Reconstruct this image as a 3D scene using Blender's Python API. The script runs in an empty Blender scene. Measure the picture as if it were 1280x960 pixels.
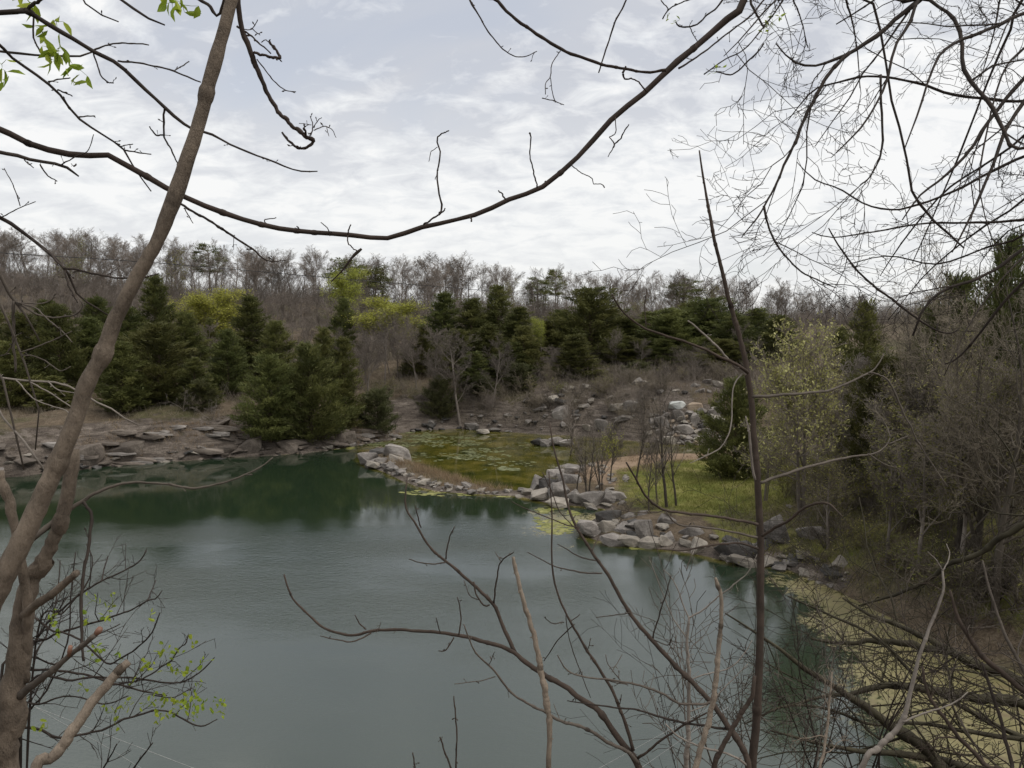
import bpy, bmesh, math, random
import numpy as np
from mathutils import Vector, noise as mnoise

rng = np.random.default_rng(7)
random.seed(7)
scene = bpy.context.scene
COL = scene.collection
PI = math.pi

# ------------------------------------------------------------------ camera
EYE = 14.5
F = 967.0
PITCH = math.atan(80 / F)
cam_d = bpy.data.cameras.new('camera')
cam_d.sensor_width = 36
cam_d.lens = 36 * F / 1280
cam_d.clip_end = 6000
cam_d.clip_start = 0.05
cam = bpy.data.objects.new('camera', cam_d)
COL.objects.link(cam)
cam.location = (0, 0, EYE)
cam.rotation_euler = (PI / 2 - PITCH, 0, 0)
scene.camera = cam
CP, SP = math.cos(PITCH), math.sin(PITCH)


def ray(px, py):
    u = (px - 640) / F
    v = (480 - py) / F
    # camera space (u, v, -1) -> world, forward +y pitched down
    return np.array([u, CP + v * SP, -SP + v * CP])


def at(px, py, depth):
    d = ray(px, py)
    return np.array([0, 0, EYE]) + d * (depth / d[1])


def gnd(px, py, z=0.0):
    d = ray(px, py)
    t = (z - EYE) / d[2]
    return np.array([0, 0, EYE]) + d * t


def topz(px, py, depth):
    return at(px, py, depth)[2]


# ------------------------------------------------------------------ tagging
def tag(o, label=None, cat=None, group=None, kind=None):
    if label:
        o['label'] = label
    if cat:
        o['category'] = cat
    if group:
        o['group'] = group
    if kind:
        o['kind'] = kind
    return o


def empty(name, loc, rz=0.0, sc=(1, 1, 1)):
    e = bpy.data.objects.new(name, None)
    COL.objects.link(e)
    e.location = loc
    e.rotation_euler = (0, 0, rz)
    e.scale = sc
    e.empty_display_size = 0.2
    return e


def link_mesh(name, me, parent=None):
    o = bpy.data.objects.new(name, me)
    COL.objects.link(o)
    if parent is not None:
        o.parent = parent
    return o


# ------------------------------------------------------------------ mesh tools
def unit(a):
    return a / np.maximum(np.linalg.norm(a, axis=-1, keepdims=True), 1e-9)


class Tubes:
    """collects tapered tubes and loose faces, builds one mesh"""

    def __init__(self):
        self.g = {}
        self.fv = []      # loose polygon arrays (B,k,3)
        self.ft = []

    def add(self, pts, rad, sides=4, cap=False):
        pts = np.asarray(pts, float)
        rad = np.asarray(rad, float)
        self.g.setdefault((len(pts), sides, cap), []).append((pts, rad))

    def faces(self, arr, tint=None):
        arr = np.asarray(arr, float)
        self.fv.append(arr)
        self.ft.append(np.full(len(arr), 0.5) if tint is None else np.asarray(tint, float))

    def mesh(self, name, mat, smooth=True):
        V, LI, LT, T = [], [], [], []
        off = 0
        for (n, s, cap), lst in self.g.items():
            P = np.array([a for a, _ in lst])
            R = np.array([b for _, b in lst])
            B = len(lst)
            D = unit(np.gradient(P, axis=1))
            mean = unit(P[:, -1] - P[:, 0])
            ref = np.where(np.abs(mean[:, 2:3]) < 0.8, np.array([[0, 0, 1.0]]), np.array([[1.0, 0, 0]]))
            ref = np.broadcast_to(ref[:, None, :], D.shape)
            U = unit(np.cross(D, ref))
            W = np.cross(D, U)
            ang = np.arange(s) * 2 * PI / s
            ring = P[:, :, None, :] + R[:, :, None, None] * (
                U[:, :, None, :] * np.cos(ang)[None, None, :, None] + W[:, :, None, :] * np.sin(ang)[None, None, :, None])
            V.append(ring.reshape(-1, 3))
            T.append(np.full(B * n * s, 0.5))
            idx = np.arange(B * n * s).reshape(B, n, s) + off
            a = idx[:, :-1, :]
            b = idx[:, 1:, :]
            q = np.stack([a, np.roll(a, -1, 2), np.roll(b, -1, 2), b], -1).reshape(-1, 4)
            LI.append(q.reshape(-1))
            LT.append(np.full(len(q), 4))
            if cap:
                c = idx[:, -1, :]
                LI.append(c.reshape(-1))
                LT.append(np.full(B, s))
                c = idx[:, 0, ::-1]
                LI.append(c.reshape(-1))
                LT.append(np.full(B, s))
            off += B * n * s
        for arr, t in zip(self.fv, self.ft):
            B, k, _ = arr.shape
            V.append(arr.reshape(-1, 3))
            T.append(np.repeat(t, k))
            LI.append(np.arange(B * k) + off)
            LT.append(np.full(B, k))
            off += B * k
        V = np.concatenate(V)
        LI = np.concatenate(LI)
        LT = np.concatenate(LT)
        T = np.concatenate(T)
        me = bpy.data.meshes.new(name)
        me.vertices.add(len(V))
        me.vertices.foreach_set('co', V.astype(np.float32).ravel())
        me.loops.add(len(LI))
        me.loops.foreach_set('vertex_index', LI.astype(np.int32))
        me.polygons.add(len(LT))
        me.polygons.foreach_set('loop_start', np.concatenate([[0], np.cumsum(LT)[:-1]]).astype(np.int32))
        me.polygons.foreach_set('loop_total', LT.astype(np.int32))
        at_ = me.attributes.new('tint', 'FLOAT', 'POINT')
        at_.data.foreach_set('value', T.astype(np.float32))
        me.update(calc_edges=True)
        if smooth:
            me.polygons.foreach_set('use_smooth', np.ones(len(LT), bool))
        me.materials.append(mat)
        return me


def smooth_line(pts, n):
    """Catmull-Rom through pts (k,m) -> (n,m)"""
    P = np.asarray(pts, float)
    k = len(P)
    if k == 2:
        t = np.linspace(0, 1, n)[:, None]
        return P[0] * (1 - t) + P[1] * t
    Q = np.vstack([2 * P[0] - P[1], P, 2 * P[-1] - P[-2]])
    seg = np.linalg.norm(np.diff(P[:, :2], axis=0), axis=1)
    cum = np.concatenate([[0], np.cumsum(np.maximum(seg, 1e-6))])
    s = np.linspace(0, cum[-1], n)
    i = np.clip(np.searchsorted(cum, s, side='right') - 1, 0, k - 2)
    t = ((s - cum[i]) / (cum[i + 1] - cum[i]))[:, None]
    p0, p1, p2, p3 = Q[i], Q[i + 1], Q[i + 2], Q[i + 3]
    return 0.5 * (2 * p1 + (p2 - p0) * t + (2 * p0 - 5 * p1 + 4 * p2 - p3) * t ** 2 + (3 * p1 - p0 - 3 * p2 + p3) * t ** 3)


# ------------------------------------------------------------------ materials
class NT:
    def __init__(self, name):
        self.m = bpy.data.materials.new(name)
        self.m.use_nodes = True
        self.t = self.m.node_tree
        self.b = self.t.nodes['Principled BSDF']

    def n(self, typ, ins=None, **kw):
        nd = self.t.nodes.new(typ)
        for k, v in kw.items():
            setattr(nd, k, v)
        for k, v in (ins or {}).items():
            if isinstance(v, bpy.types.NodeSocket):
                self.t.links.new(v, nd.inputs[k])
            else:
                nd.inputs[k].default_value = v
        return nd

    def l(self, a, b):
        self.t.links.new(a, b)

    def noise(self, vec, scale, detail=4, rough=0.6, dist=0.0):
        return self.n('ShaderNodeTexNoise', {'Vector': vec, 'Scale': scale, 'Detail': detail, 'Roughness': rough, 'Distortion': dist}).outputs['Fac']

    def ramp(self, fac, stops):
        r = self.n('ShaderNodeValToRGB', {'Fac': fac})
        cr = r.color_ramp
        while len(cr.elements) < len(stops):
            cr.elements.new(0.5)
        for e, (p, c) in zip(cr.elements, stops):
            e.position = p
            e.color = (*c, 1) if len(c) == 3 else c
        return r.outputs['Color']

    def mix(self, fac, a, b):
        r = self.n('ShaderNodeMix', data_type='RGBA')
        for k, v in ((0, fac), (6, a), (7, b)):
            if isinstance(v, bpy.types.NodeSocket):
                self.t.links.new(v, r.inputs[k])
            else:
                r.inputs[k].default_value = v if k == 0 else (*v, 1)
        return r.outputs[2]

    def math(self, op, a, b=0.0, c=0.0, clamp=False):
        r = self.n('ShaderNodeMath', {0: a, 1: b, 2: c}, operation=op)
        r.use_clamp = clamp
        return r.outputs[0]

    def bump(self, h, strength, dist):
        return self.n('ShaderNodeBump', {'Height': h, 'Strength': strength, 'Distance': dist}).outputs['Normal']


def bark_mat(name, c1, c2, scale=18, bump=0.5, dist=0.004, stretch=0.35, vary=0.0, rough=0.85):
    k = NT(name)
    co = k.n('ShaderNodeTexCoord').outputs['Object']
    mp = k.n('ShaderNodeMapping', {'Vector': co, 'Scale': (1, 1, stretch)}).outputs[0]
    f = k.noise(mp, scale, 5, 0.65)
    f2 = k.noise(co, scale * 0.16, 3, 0.5)
    f4 = k.noise(mp, scale * 4.5, 3, 0.7)
    f3 = k.math('MULTIPLY_ADD', f4, 0.30, k.math('MULTIPLY_ADD', f2, 0.5, k.math('MULTIPLY', f, 0.3)))
    f = k.math('MULTIPLY_ADD', f4, 0.5, f)
    col = k.ramp(f3, [(0.35, c1), (0.72, c2)])
    if vary:
        oi = k.n('ShaderNodeObjectInfo').outputs['Random']
        br = k.math('MULTIPLY_ADD', oi, vary * 2, 1 - vary)
        col = k.n('ShaderNodeHueSaturation', {'Color': col, 'Value': br, 'Hue': 0.5}).outputs[0]
    k.l(col, k.b.inputs['Base Color'])
    k.b.inputs['Roughness'].default_value = rough
    k.b.inputs['Specular IOR Level'].default_value = 0.25
    if bump:
        k.l(k.bump(f, bump, dist), k.b.inputs['Normal'])
    return k.m


def leaf_mat(name, c1, c2, c3, vary=0.15, hue=0.02, trans=0.25, rough=0.6):
    """three tones picked by the mesh's own per-clump tint"""
    k = NT(name)
    a = k.n('ShaderNodeAttribute', attribute_name='tint').outputs['Fac']
    col = k.ramp(a, [(0.0, c1), (0.5, c2), (1.0, c3)])
    oi = k.n('ShaderNodeObjectInfo').outputs['Random']
    br = k.math('MULTIPLY_ADD', oi, vary * 2, 1 - vary)
    hu = k.math('MULTIPLY_ADD', k.math('FRACT', k.math('MULTIPLY', oi, 7.31)), hue * 2, 0.5 - hue)
    col = k.n('ShaderNodeHueSaturation', {'Color': col, 'Value': br, 'Hue': hu}).outputs[0]
    k.l(col, k.b.inputs['Base Color'])
    k.b.inputs['Roughness'].default_value = rough
    k.b.inputs['Specular IOR Level'].default_value = 0.2
    if trans:
        tr = k.n('ShaderNodeBsdfTranslucent', {'Color': col})
        ms = k.n('ShaderNodeMixShader', {0: trans, 1: k.b.outputs[0], 2: tr.outputs[0]})
        k.l(ms.outputs[0], k.t.nodes['Material Output'].inputs['Surface'])
    return k.m


def rock_mat(name, dark, mid, light, scale=1.6):
    k = NT(name)
    co = k.n('ShaderNodeTexCoord').outputs['Object']
    oi = k.n('ShaderNodeObjectInfo')
    off = k.n('ShaderNodeVectorMath', {0: co, 1: oi.outputs['Location']}, operation='ADD').outputs[0]
    f = k.noise(off, scale, 8, 0.68)
    g = k.noise(off, scale * 9, 5, 0.7)
    lay = k.noise(k.n('ShaderNodeMapping', {'Vector': off, 'Scale': (0.5, 0.5, 6.0)}).outputs[0], 2.2, 4, 0.6)
    h = k.math('MULTIPLY_ADD', g, 0.35, k.math('MULTIPLY', f, 0.6))
    col = k.ramp(h, [(0.30, dark), (0.47, mid), (0.66, light)])
    lich = k.ramp(k.noise(off, scale * 2.7, 6, 0.75), [(0.60, (0, 0, 0)), (0.66, (1, 1, 1))])
    col = k.mix(k.math('MULTIPLY', lich, 0.35), col, tuple(min(1, c * 1.35) for c in light))
    br = k.math('MULTIPLY_ADD', oi.outputs['Random'], 0.45, 0.78)
    col = k.n('ShaderNodeHueSaturation', {'Color': col, 'Value': br}).outputs[0]
    k.l(col, k.b.inputs['Base Color'])
    k.b.inputs['Roughness'].default_value = 0.82
    k.b.inputs['Specular IOR Level'].default_value = 0.3
    hh = k.math('MULTIPLY_ADD', lay, 0.7, k.math('MULTIPLY_ADD', g, 0.4, f))
    k.l(k.bump(hh, 0.7, 0.12), k.b.inputs['Normal'])
    return k.m


M = {}
M['bark_close'] = bark_mat('grey_brown_bark', (0.036, 0.027, 0.020), (0.235, 0.186, 0.140), 85, 1.0, 0.006, 0.5)
M['bark_pale'] = bark_mat('pale_weathered_bark', (0.080, 0.062, 0.047), (0.29, 0.235, 0.18), 95, 1.0, 0.004, 0.45)
M['bark_vine'] = bark_mat('dark_vine_bark', (0.016, 0.011, 0.008), (0.055, 0.038, 0.030), 90, 0.5, 0.001, 1)
M['bark_sap'] = bark_mat('reddish_sapling_bark', (0.022, 0.016, 0.012), (0.076, 0.055, 0.042), 90, 0.7, 0.002, .5)
M['twig_grey'] = bark_mat('grey_twig_bark', (0.042, 0.034, 0.028), (0.125, 0.104, 0.084), 70, 0.3, 0.001, 1)
M['twig_white'] = bark_mat('dead_grey_wood', (0.11, 0.093, 0.078), (0.28, 0.245, 0.21), 60, 0.4, 0.001, 1)
M['twig_dark'] = bark_mat('dark_twig_bark', (0.016, 0.012, 0.010), (0.05, 0.038, 0.030), 70, 0.3, 0.001, 1)
M['limb_moss'] = bark_mat('mossy_limb_bark', (0.016, 0.013, 0.009), (0.060, 0.052, 0.030), 14, 0.6, 0.01, 0.6)
M['bark_far'] = bark_mat('hardwood_bark', (0.100, 0.084, 0.070), (0.25, 0.215, 0.185), 4, 0.3, 0.02, 0.3, 0.25)
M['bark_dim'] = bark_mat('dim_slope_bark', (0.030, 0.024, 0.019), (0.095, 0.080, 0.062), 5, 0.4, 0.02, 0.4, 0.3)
M['twig_far'] = bark_mat('hardwood_twigs', (0.120, 0.099, 0.083), (0.22, 0.187, 0.158), 1.0, 0, 0, 1, 0.32)
M['twig_tan'] = bark_mat('brush_twigs', (0.115, 0.096, 0.070), (0.245, 0.207, 0.155), 1.0, 0, 0, 1, 0.35)
M['bark_cedar'] = bark_mat('cedar_bark', (0.045, 0.03, 0.022), (0.12, 0.085, 0.06), 6, 0.5, 0.02, 0.2)
M['cedar'] = leaf_mat('cedar_needles', (0.066, 0.074, 0.025), (0.108, 0.114, 0.036), (0.165, 0.164, 0.055), 0.22, 0.018, 0.35)
M['cedar_dull'] = leaf_mat('dull_cedar_needles', (0.060, 0.064, 0.027), (0.095, 0.097, 0.042), (0.13, 0.128, 0.056), 0.2, 0.012, 0.35)
M['leaf_spring'] = leaf_mat('spring_leaves', (0.24, 0.26, 0.045), (0.36, 0.37, 0.065), (0.48, 0.48, 0.11), 0.12, 0.01, 0.4)
M['leaf_pale'] = leaf_mat('pale_yellow_buds', (0.25, 0.235, 0.09), (0.36, 0.335, 0.13), (0.48, 0.45, 0.20), 0.1, 0.008, 0.35)
M['leaf_dull'] = leaf_mat('dull_spring_buds', (0.13, 0.135, 0.040), (0.20, 0.195, 0.058), (0.28, 0.265, 0.09), 0.2, 0.015, 0.35)
M['leaf_fresh'] = leaf_mat('fresh_green_leaves', (0.17, 0.24, 0.025), (0.27, 0.35, 0.035), (0.38, 0.45, 0.06), 0.05, 0.01, 0.5)
M['grass'] = leaf_mat('green_grass_blades', (0.105, 0.122, 0.028), (0.17, 0.178, 0.042), (0.28, 0.25, 0.09), 0, 0, 0.3)
M['straw'] = leaf_mat('dry_straw_grass', (0.16, 0.11, 0.065), (0.27, 0.195, 0.12), (0.40, 0.31, 0.20), 0.0, 0, 0.3)
M['rock'] = rock_mat('grey_limestone', (0.058, 0.051, 0.045), (0.175, 0.157, 0.141), (0.35, 0.322, 0.292))
M['rock_brown'] = rock_mat('brown_ledge_stone', (0.036, 0.029, 0.024), (0.112, 0.092, 0.075), (0.235, 0.200, 0.166))
M['rock_dark'] = rock_mat('dark_wet_stone', (0.020, 0.019, 0.018), (0.060, 0.056, 0.052), (0.13, 0.12, 0.11))
M['rock_pale'] = rock_mat('pale_stone', (0.11, 0.096, 0.080), (0.23, 0.205, 0.172), (0.37, 0.335, 0.285))
M['rock_white'] = rock_mat('whitish_stone', (0.22, 0.23, 0.21), (0.40, 0.41, 0.385), (0.55, 0.56, 0.53))
M['rock_orange'] = rock_mat('ochre_stone', (0.15, 0.11, 0.08), (0.28, 0.22, 0.16), (0.40, 0.33, 0.25))


def plain(name, col, rough=0.7):
    k = NT(name)
    co = k.n('ShaderNodeTexCoord').outputs['Object']
    f = k.noise(co, 30, 4, 0.6)
    c = k.ramp(f, [(0.3, tuple(x * 0.75 for x in col)), (0.7, tuple(x * 1.2 for x in col))])
    k.l(c, k.b.inputs['Base Color'])
    k.b.inputs['Roughness'].default_value = rough
    return k.m


M['cable'] = plain('black_cable', (0.02, 0.02, 0.022))
M['wire'] = plain('pale_wire', (0.27, 0.28, 0.27), 0.6)
M['redwood'] = plain('reddish_broken_wood', (0.19, 0.095, 0.062))
M['algae'] = leaf_mat('floating_algae', (0.085, 0.092, 0.036), (0.125, 0.135, 0.062), (0.19, 0.195, 0.105), 0, 0, 0.0, 0.5)
M['scum'] = leaf_mat('yellow_green_scum', (0.12, 0.125, 0.032), (0.19, 0.19, 0.058), (0.27, 0.26, 0.095), 0, 0, 0.0, 0.55)

# ------------------------------------------------------------------ shoreline and terrain
SH = [(-200, 620), (-80, 606), (0, 597), (35, 595), (60, 590), (95, 588), (130, 583), (165, 579), (200, 577), (235, 576), (280, 572), (315, 571), (345, 569),
      (385, 566), (420, 561), (445, 557), (470, 553), (495, 549), (503, 546), (497, 542), (520, 538), (550, 537), (580, 536),
      (615, 539), (650, 541), (690, 544), (730, 545), (770, 549), (810, 553), (850, 556), (895, 556), (925, 560), (915, 566),
      (880, 568), (830, 567), (790, 569), (765, 573), (745, 577), (722, 584), (700, 594), (680, 602), (664, 612), (650, 613.5),
      (625, 612), (600, 607), (575, 600), (550, 592), (525, 583), (507, 574), (492, 567), (470, 565), (453, 568), (451, 575),
      (462, 583), (485, 592), (500, 600), (520, 608), (545, 614), (580, 617), (620, 619), (650, 620.5), (690, 631), (730, 633),
      (757, 637), (750, 644), (732, 655), (728, 668), (745, 676), (780, 683), (830, 687), (870, 693), (920, 704), (970, 708),
      (1000, 717), (1040, 735), (1090, 760), (1140, 785), (1200, 815), (1280, 842), (1340, 862)]
POLY = np.array([gnd(a, b)[:2] for a, b in SH] + [(25.5, 26), (24.5, 20), (18, 17), (8, 16.5), (-5, 16), (-20, 15.5), (-45, 16), (-70, 24), (-80, 42)])


def sdist(x, y, poly=POLY):
    """signed distance, positive on land"""
    p = np.stack([x, y], -1)[:, None, :]
    a = poly[None]
    b = np.roll(poly, -1, 0)[None]
    ab = b - a
    t = np.clip(((p - a) * ab).sum(-1) / (ab * ab).sum(-1), 0, 1)
    d = np.linalg.norm(p - (a + ab * t[..., None]), axis=-1).min(1)
    ay, by = a[..., 1], b[..., 1]
    py = p[..., 1]
    cr = ((ay > py) != (by > py)) & (p[..., 0] < (b[..., 0] - a[..., 0]) * (py - ay) / np.where(by == ay, 1e-9, by - ay) + a[..., 0])
    ins = cr.sum(1) % 2 == 1
    return np.where(ins, -d, d)


# control points: px, depth, target height, ramp length
CT = [(-400, 75, 5.5, 3), (-100, 82, 4.6, 2.2), (40, 84, 4.2, 2.0), (120, 85, 4.4, 2.0), (200, 86, 4.6, 2.2), (280, 89, 4.8, 3), (350, 88, 3.2, 4), (420, 92, 3.0, 4.5), (480, 96, 2.2, 5),
      (0, 100, 8.5, 5), (200, 102, 8.2, 5), (350, 108, 8.0, 6), (450, 106, 5.5, 6), (-300, 100, 10, 6),
      (520, 107, 5.6, 3.2), (600, 108, 6.2, 3.2), (680, 108, 6.4, 3.0), (760, 106, 6.2, 3.0), (850, 102, 6.4, 2.6), (930, 100, 6.5, 3),
      (540, 118, 8.5, 4), (650, 118, 8.6, 4), (760, 116, 8.6, 4), (880, 114, 8.6, 4), (1000, 110, 8.8, 5),
      (800, 64, 0.8, 3), (870, 60, 1.0, 3), (920, 68, 0.8, 3), (830, 76, 0.5, 2), (880, 78, 0.5, 2), (760, 62, 0.7, 2), (700, 66, 0.8, 2), (950, 56, 1.2, 3), (940, 76, 1.3, 4),
      (560, 62, 0.55, 0.9), (490, 71, 0.8, 1.0), (620, 62, 0.3, 0.8), (530, 66, 0.6, 0.9),
      (1000, 58, 1.9, 4), (1050, 52, 2.8, 5), (1100, 50, 3.8, 5), (1200, 44, 5.0, 5), (1300, 36, 5.5, 5), (1450, 34, 8, 6), (1450, 45, 10, 8),
      (1200, 60, 7.5, 8), (1050, 75, 5.0, 8), (1300, 60, 9.5, 8), (1100, 90, 8.5, 8), (1300, 90, 13, 8), (1600, 80, 16, 8),
      (0, 150, 16.5, 6), (0, 220, 23.5, 6), (0, 300, 26, 6), (-300, 150, 20, 6), (-300, 220, 26, 6), (-300, 320, 28, 6),
      (320, 150, 13, 6), (320, 220, 19.0, 6), (320, 300, 20, 6), (640, 150, 9.5, 6), (640, 220, 14.5, 6), (640, 300, 15, 6), (900, 150, 9.5, 6), (900, 220, 11.5, 6), (900, 300, 12, 6),
      (1100, 150, 12, 6), (1100, 220, 13, 6), (1400, 150, 18, 6), (1500, 250, 18, 6), (2200, 120, 20, 6),
      (0, 600, 20, 6), (640, 700, 12, 6), (1300, 700, 12, 6)]
CX = np.array([at(a, 400, d)[:2] for a, d, _, _ in CT] + [(0, -10), (0, 6), (-12, 6), (12, 5), (-40, 0), (40, 0), (20, 12), (32, 18), (-100, 20), (-60, 5), (0, -60), (-90, -40), (90, -20)])
CZ = np.array([c[2] for c in CT] + [13.2, 12.6, 12.6, 12.4, 13, 13, 10, 9, 12, 13, 14, 15, 16])
CL = np.array([c[3] for c in CT] + [6, 6.5, 6.5, 6.5, 7, 7, 6, 6, 6, 7, 7, 7, 7])


def vnoise(x, y, s, seed=0):
    """cheap smooth value noise, vectorised"""
    x = np.asarray(x) / s + 37.2 * seed
    y = np.asarray(y) / s - 11.7 * seed
    xi, yi = np.floor(x).astype(int), np.floor(y).astype(int)
    fx, fy = x - xi, y - yi
    fx, fy = fx * fx * (3 - 2 * fx), fy * fy * (3 - 2 * fy)

    def h(a, b):
        n = (a * 374761393 + b * 668265263 + seed * 974711) & 0x7fffffff
        n = ((n ^ (n >> 13)) * 1274126177) & 0x7fffffff
        return ((n ^ (n >> 16)) & 0xffff) / 65535.0
    return (h(xi, yi) * (1 - fx) + h(xi + 1, yi) * fx) * (1 - fy) + (h(xi, yi + 1) * (1 - fx) + h(xi + 1, yi + 1) * fx) * fy


def fbm(x, y, s, seed=0, o=4):
    r, a = 0, 0.5
    for i in range(o):
        r = r + a * (vnoise(x, y, s / 2 ** i, seed + i) - 0.5) * 2
        a *= 0.5
    return r


def polymask(x, y, pts, soft):
    P = np.array([gnd(a, b)[:2] for a, b in pts])
    return np.clip(-sdist(x, y, P) / soft * 0.5 + 0.5, 0, 1)


def lowland(x, y):
    """the flat shelf of the peninsula"""
    return polymask(x, y, [(655, 612), (730, 575), (800, 565), (900, 563), (960, 580), (1000, 610), (1010, 670), (980, 715), (800, 690), (720, 690), (720, 640), (655, 625)], 8)


def height(x, y, detail=True):
    x = np.atleast_1d(np.asarray(x, float))
    y = np.atleast_1d(np.asarray(y, float))
    sd = sdist(x, y)
    d2 = (x[:, None] - CX[None, :, 0]) ** 2 + (y[:, None] - CX[None, :, 1]) ** 2 + 4
    w = d2 ** -1.9
    w /= w.sum(1, keepdims=True)
    Z = (w * CZ).sum(1)
    L = (w * CL).sum(1)
    if detail:
        sj = sd + np.where(sd > 0, np.minimum(sd, 3) * 0.45 * fbm(x, y, 5, 3), 0)
    else:
        sj = sd
    z = np.where(sd > 0, Z * (1 - np.exp(-np.maximum(sj, 0) / L)), np.maximum(-4, sd * 0.6))
    # top of the near bluff, where the photographer stands
    bl = 13.0 - np.clip(y - 2.6, 0, 40) * 1.1 - np.clip(np.abs(x) - 6, 0, 40) * 0.02
    z = np.where((y < 9) & (bl > z), bl, z)
    if detail:
        amp = np.clip(sd / 6, 0, 1) * np.clip(Z / 4, 0.12, 1) * np.where(y < 9, 0.15, 1)
        z = z + amp * (0.55 * fbm(x, y, 9, 1) + 0.25 * fbm(x, y, 2.2, 2, 3)) + np.clip(y - 120, 0, 100) / 100 * 1.2 * fbm(x, y, 40, 5)
        # bedding ledges on the quarried banks
        led = np.clip((sd - 0.1) / 0.8, 0, 1) * np.clip((9.5 - sd) / 3, 0, 1) * np.clip((y - 60) / 8, 0, 1) * (1 - lowland(x, y))
        led = led * np.clip((Z - 1.5) / 1.5, 0, 1)
        st = 0.55
        zz = z + 0.25 * fbm(x, y, 6, 8)
        fr = zz / st - np.floor(zz / st)
        terr = (np.floor(zz / st) + np.clip((fr - 0.62) / 0.38, 0, 1)) * st - (zz - z)
        z = z * (1 - 0.85 * led) + terr * 0.85 * led
    return z


def H(x, y):
    return float(height([x], [y])[0])


def axis(parts):
    out = [parts[0][0]]
    for a, b, s in parts:
        n = max(1, int(round((b - a) / s)))
        out += list(np.linspace(a, b, n + 1)[1:])
    return np.array(out)


def grid_mesh(name, X, Y, Z, mat, attrs):
    nx, ny = len(X), len(Y)
    gx, gy = np.meshgrid(X, Y)
    V = np.stack([gx.ravel(), gy.ravel(), Z.ravel()], -1)
    idx = np.arange(nx * ny).reshape(ny, nx)
    q = np.stack([idx[:-1, :-1], idx[:-1, 1:], idx[1:, 1:], idx[1:, :-1]], -1).reshape(-1, 4)
    me = bpy.data.meshes.new(name)
    me.vertices.add(len(V))
    me.vertices.foreach_set('co', V.astype(np.float32).ravel())
    me.loops.add(q.size)
    me.loops.foreach_set('vertex_index', q.astype(np.int32).ravel())
    me.polygons.add(len(q))
    me.polygons.foreach_set('loop_start', (np.arange(len(q)) * 4).astype(np.int32))
    me.polygons.foreach_set('loop_total', np.full(len(q), 4, np.int32))
    me.update(calc_edges=True)
    me.polygons.foreach_set('use_smooth', np.ones(len(q), bool))
    for an, av in attrs.items():
        a = me.attributes.new(an, 'FLOAT_COLOR', 'POINT')
        a.data.foreach_set('color', av.astype(np.float32).ravel())
    me.materials.append(mat)
    return me


def height_grid(X, Y):
    gx, gy = np.meshgrid(X, Y)
    x, y = gx.ravel(), gy.ravel()
    out = np.concatenate([height(x[i:i + 20000], y[i:i + 20000]) for i in range(0, len(x), 20000)])
    return x, y, out


GRASS_POLY = [(775, 600), (835, 583), (905, 582), (960, 590), (1010, 610), (1020, 640), (985, 668), (905, 672), (835, 655), (785, 632)]
SAND_POLY = [(700, 590), (760, 566), (830, 560), (910, 560), (925, 578), (860, 584), (800, 596), (770, 618), (735, 610)]


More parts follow.
